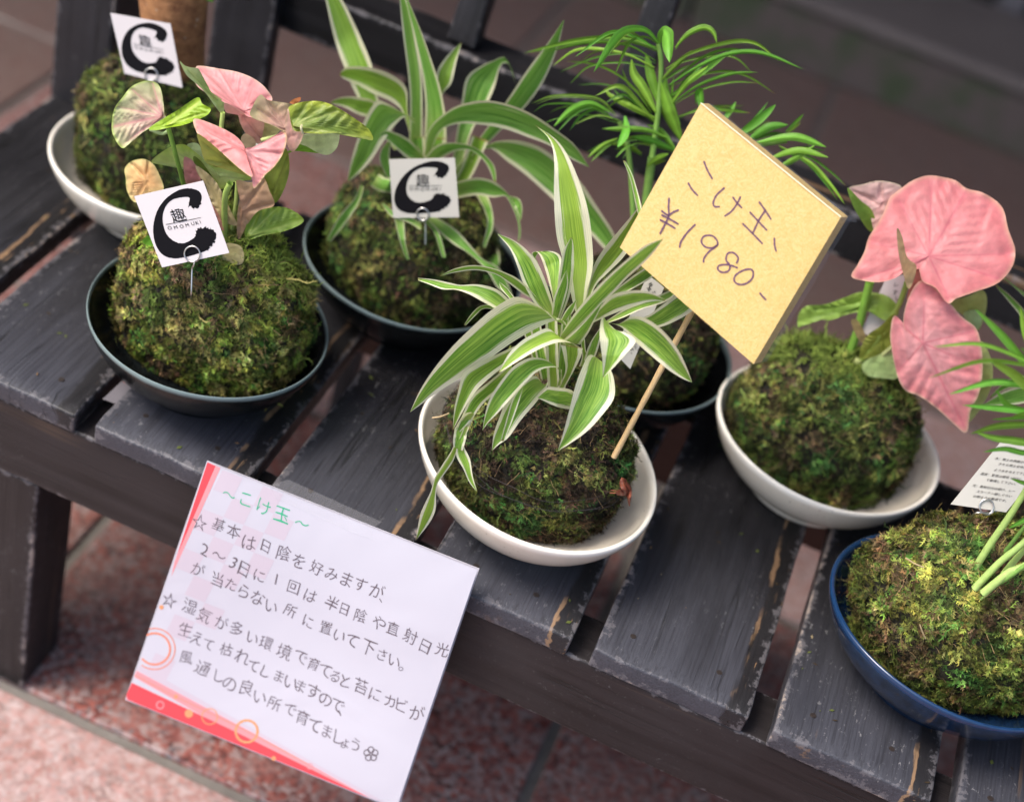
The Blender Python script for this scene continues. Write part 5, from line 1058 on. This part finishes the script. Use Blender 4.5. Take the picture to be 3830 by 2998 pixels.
sn.poly('n', [ring((388,1288), 20, 14)[:-1], ring((327,1208), 10, 10)[:-1], ring((790,1500), 11, 10)[:-1], ring((258,785), 11, 10)[:-1]], M['orange2'], 'dot_print', .00018)
rt = np.array([.929, .37]); up_ = np.array([.30, -.954])
def wr(fr_items, size, mat, name='handwriting'):
    sn.text('n', fr_items, size, rt, up_, mat, name, .00016, .13, None, -.006)
wr([('～',(575,255)),('こ',(655,275)),('け',(740,305)),('玉',(828,345)),('～',(920,390))], 78, M['green'])
wr([('☆',(440,385))], 84, M['pen']); wr([('☆',(290,752))], 84, M['pen'])
rows = [[('基',530,398),('本',600,428),('は',675,475),('日',750,497),('陰',835,528),('を',915,565),('好',990,598),('み',1060,630),('ま',1138,655),('す',1205,672),('が',1278,705),('、',1318,740)],
 [('2',460,510),('～',530,542),('3',597,572),('日',652,606),('に',722,635),('1',800,655),('回',880,690),('は',965,730),('半',1070,770),('日',1128,790),('陰',1198,820),('や',1288,860),('直',1358,883),('射',1435,925),('日',1512,968),('光',1585,985)],
 [('が',432,605),('当',520,650),('た',590,675),('ら',645,710),('な',712,735),('い',780,775),('所',870,802),('に',950,850),('置',1040,885),('い',1100,915),('て',1165,942),('下',1240,970),('さ',1302,1010),('い',1360,1040),('。',1420,1070)],
 [('湿',395,782),('気',462,820),('が',540,855),('多',615,885),('い',685,925),('環',755,955),('境',840,995),('で',922,1025),('育',980,1058),('て',1038,1085),('る',1082,1108),('と',1130,1132),('苔',1202,1155),('に',1268,1200),('カ',1345,1230),('ビ',1395,1250),('が',1468,1285)],
 [('生',372,895),('え',428,930),('て',482,960),('枯',562,980),('れ',640,1022),('て',695,1060),('し',750,1088),('ま',810,1115),('い',868,1140),('ま',920,1160),('す',978,1187),('の',1035,1215),('で',1092,1245),('、',1135,1270)],
 [('風',378,1018),('通',458,1070),('し',525,1110),('の',582,1145),('良',660,1168),('い',725,1205),('所',792,1237),('で',865,1272),('育',928,1307),('て',988,1345),('ま',1045,1370),('し',1095,1395),('ょ',1132,1425),('う',1182,1435)]]
small = set('～日し。、ょいにて2の')
for r_ in rows: wr([(c, (x, y)) for c, x, y in r_], 72, M['pen'])
pet = []
for k in range(5):
    a_ = math.radians(72 * k - 90); c_ = (1251 + 20 * math.cos(a_), 1480 + 20 * math.sin(a_)); pet.append(ring(c_, 14, 10))
sn.strokes('n', pet, 5, M['pen'], 'flower_mark', .00016)
tp = [unp_z(px('n', q), .0008) - np.array(notice.location) for q in [(760,160),(900,205),(1300,380),(1262,420)]]
o = mesh_obj('tape', [unp_z(px('n', q), z) - np.array(notice.location) for q, z in (((768,212), .0012), ((860,180), .0012), ((1304,382), .0012), ((1255,412), .0012))], [(0, 1, 2, 3)], M['film'], None, False); o.parent = notice
sn.poly('n', [[(768,212),(1255,412),(1262,468),(1180,440),(800,270)]], M['film'], 'tape', .0006)

# ================================================================== loose bits
dl = thing('dead_leaf', 'small curled reddish brown dead leaf stuck on the right side of the middle moss ball', 'dead leaf', tuple(P5.pt(px('D', (1332, 1045)), -.046)))
PD = Plant(dl, dl.location); 
for A_, B_, d_ in (([(1324,1016),(1320,1030),(1326,1046),(1334,1058)], [(1334,1020),(1338,1032),(1342,1044),(1336,1058)], [.0,-.004,-.006,-.002]), ([(1336,1026),(1344,1036),(1346,1052),(1342,1078)], [(1330,1034),(1334,1046),(1336,1060),(1340,1078)], [-.004,-.001,-.006,-.001]), ([(1312,1046),(1322,1042),(1334,1046)], [(1314,1054),(1324,1056),(1336,1054)], [-.001,-.006,-.003])):
    o = strap(PD, 'D', A_, B_, d_, M['syn'], -.5, .4, 14, 6, 'blade', None, (.20, .06, .035), .25)
tube(PD, 'D', [(1300,1050),(1318,1050),(1335,1050)], 2.5, [.002, -.001, 0], M['stem'], (.22, .07, .04), 'stalk'); tube(PD, 'D', [(1302,1044),(1318,1046),(1330,1052)], 2, [.002, -.001, 0], M['stem'], (.22, .07, .04), 'stalk')
def straw(D0, D1, pl, d, label, r=.0005, col=(.48, .36, .20)):
    p = pl.pt(px('D', D0), d); th_ = thing('straw', label, 'dry straw', tuple(p)); S_ = Plant(th_, p); tube(S_, 'D', [D0, ((D0[0] + D1[0]) / 2, (D0[1] + D1[1]) / 2 + 2), D1], 3.2, [0, 0, 0], M['stem'], col, 'stalk')
straw((1960,1330), (1972,1360), P7, -.058, 'short pale straw lying on the front of the bottom right moss ball')
straw((1930,1188), (1968,1208), P7, -.028, 'long pale straw lying near the top of the bottom right moss ball')
straw((683,612), (700,634), P2, -.05, 'pale straw bit below the front left card') if False else None
straw((921,890), (957,880), P5, -.035, 'curved tan bark shred inside the left wall of the middle white dish')
p = unp_z(px('z', (420, 1475)), .0006); ch = thing('paper_scrap', 'small grey scrap wedged in the slat gap below the left black dish', 'scrap', tuple(p))
o = mesh_obj('scrap', [unp_z(px('p', (x, y + 1510 - 0)), z) - p for x, y, z in ((640,995-0,-.004),(770,880,-.004),(830,920,-.002),(735,1040,-.002))] if False else [unp_z(np.array(q, float), -.004) - p for q in ((383,1492),(455,1425),(494,1448),(440,1512))], [(0, 1, 2, 3)], plain('grey_scrap', (.14, .13, .145), .5), None, False); o.parent = ch

slats = [o for o in bench.children if o.name.startswith('slat')]
bm = bmesh.new(); bmesh.ops.create_cone(bm, cap_ends=True, segments=14, radius1=.0019, radius2=.0017, depth=.0006); me_s = bpy.data.meshes.new('screw'); bm.to_mesh(me_s); bm.free(); me_s.materials.append(plain('rusty_screw', (.018, .012, .010), .6))
for o_ in slats:
    for sx_ in (-.27, .22):
        for yy in (.020, .258):
            o = bpy.data.objects.new('screw', me_s); w_ = o_.dimensions.x; o.location = (o_.location.x + w_ * sx_ + rnd.uniform(-.004, .004), yy + rnd.uniform(-.002, .002), -.0001); link(o, o_)
g = np.random.RandomState(99); V = []; Fq = []; CC = []
spots_ = [(.352, .077), (.507, .21), (.139, .072), (.217, .209), (.608, .087), (.034, .2)]
for i in range(230):
    cx_, cy_ = spots_[g.randint(6)]; a_ = g.uniform(0, 6.28); r_ = .062 + abs(g.normal()) * .035; x, y = cx_ + r_ * math.cos(a_), cy_ + r_ * math.sin(a_)
    if not (-.08 < x < .83 and .004 < y < .268) or abs(((x + .0525) % PITCH) - .0525) < .010: continue
    L_ = g.uniform(.0006, .0022); t_ = g.uniform(0, 6.28); w_ = L_ * g.uniform(.25, .6); d_ = np.array([math.cos(t_), math.sin(t_)]); n_ = np.array([-d_[1], d_[0]]); b0 = len(V); h_ = g.uniform(.0003, .0008)
    for (u_, v_, z_) in ((-1, 0, 0), (0, 1, 0), (1, 0, 0), (0, -1, 0), (0, 0, 1)): q = np.array([x, y]) + d_ * L_ * u_ + n_ * w_ * v_; V.append((q[0] - .4, q[1] - .1, z_ * h_ + .0005 - FZ))
    Fq += [(b0, b0 + 1, b0 + 4), (b0 + 1, b0 + 2, b0 + 4), (b0 + 2, b0 + 3, b0 + 4), (b0 + 3, b0, b0 + 4)]; c_ = [(.20, .12, .06), (.10, .12, .03), (.30, .24, .14), (.05, .035, .02)][g.randint(4)]; CC += [c_] * 5
deb = mesh_obj('moss_crumbs', V, np.array(Fq), M['moss'], None, False, None, np.array(CC)); deb.location = (.4, .1, FZ); deb['kind'] = 'stuff'; deb['label'] = 'loose crumbs of moss and soil scattered over the dark slats around the dishes'; deb['category'] = 'debris'
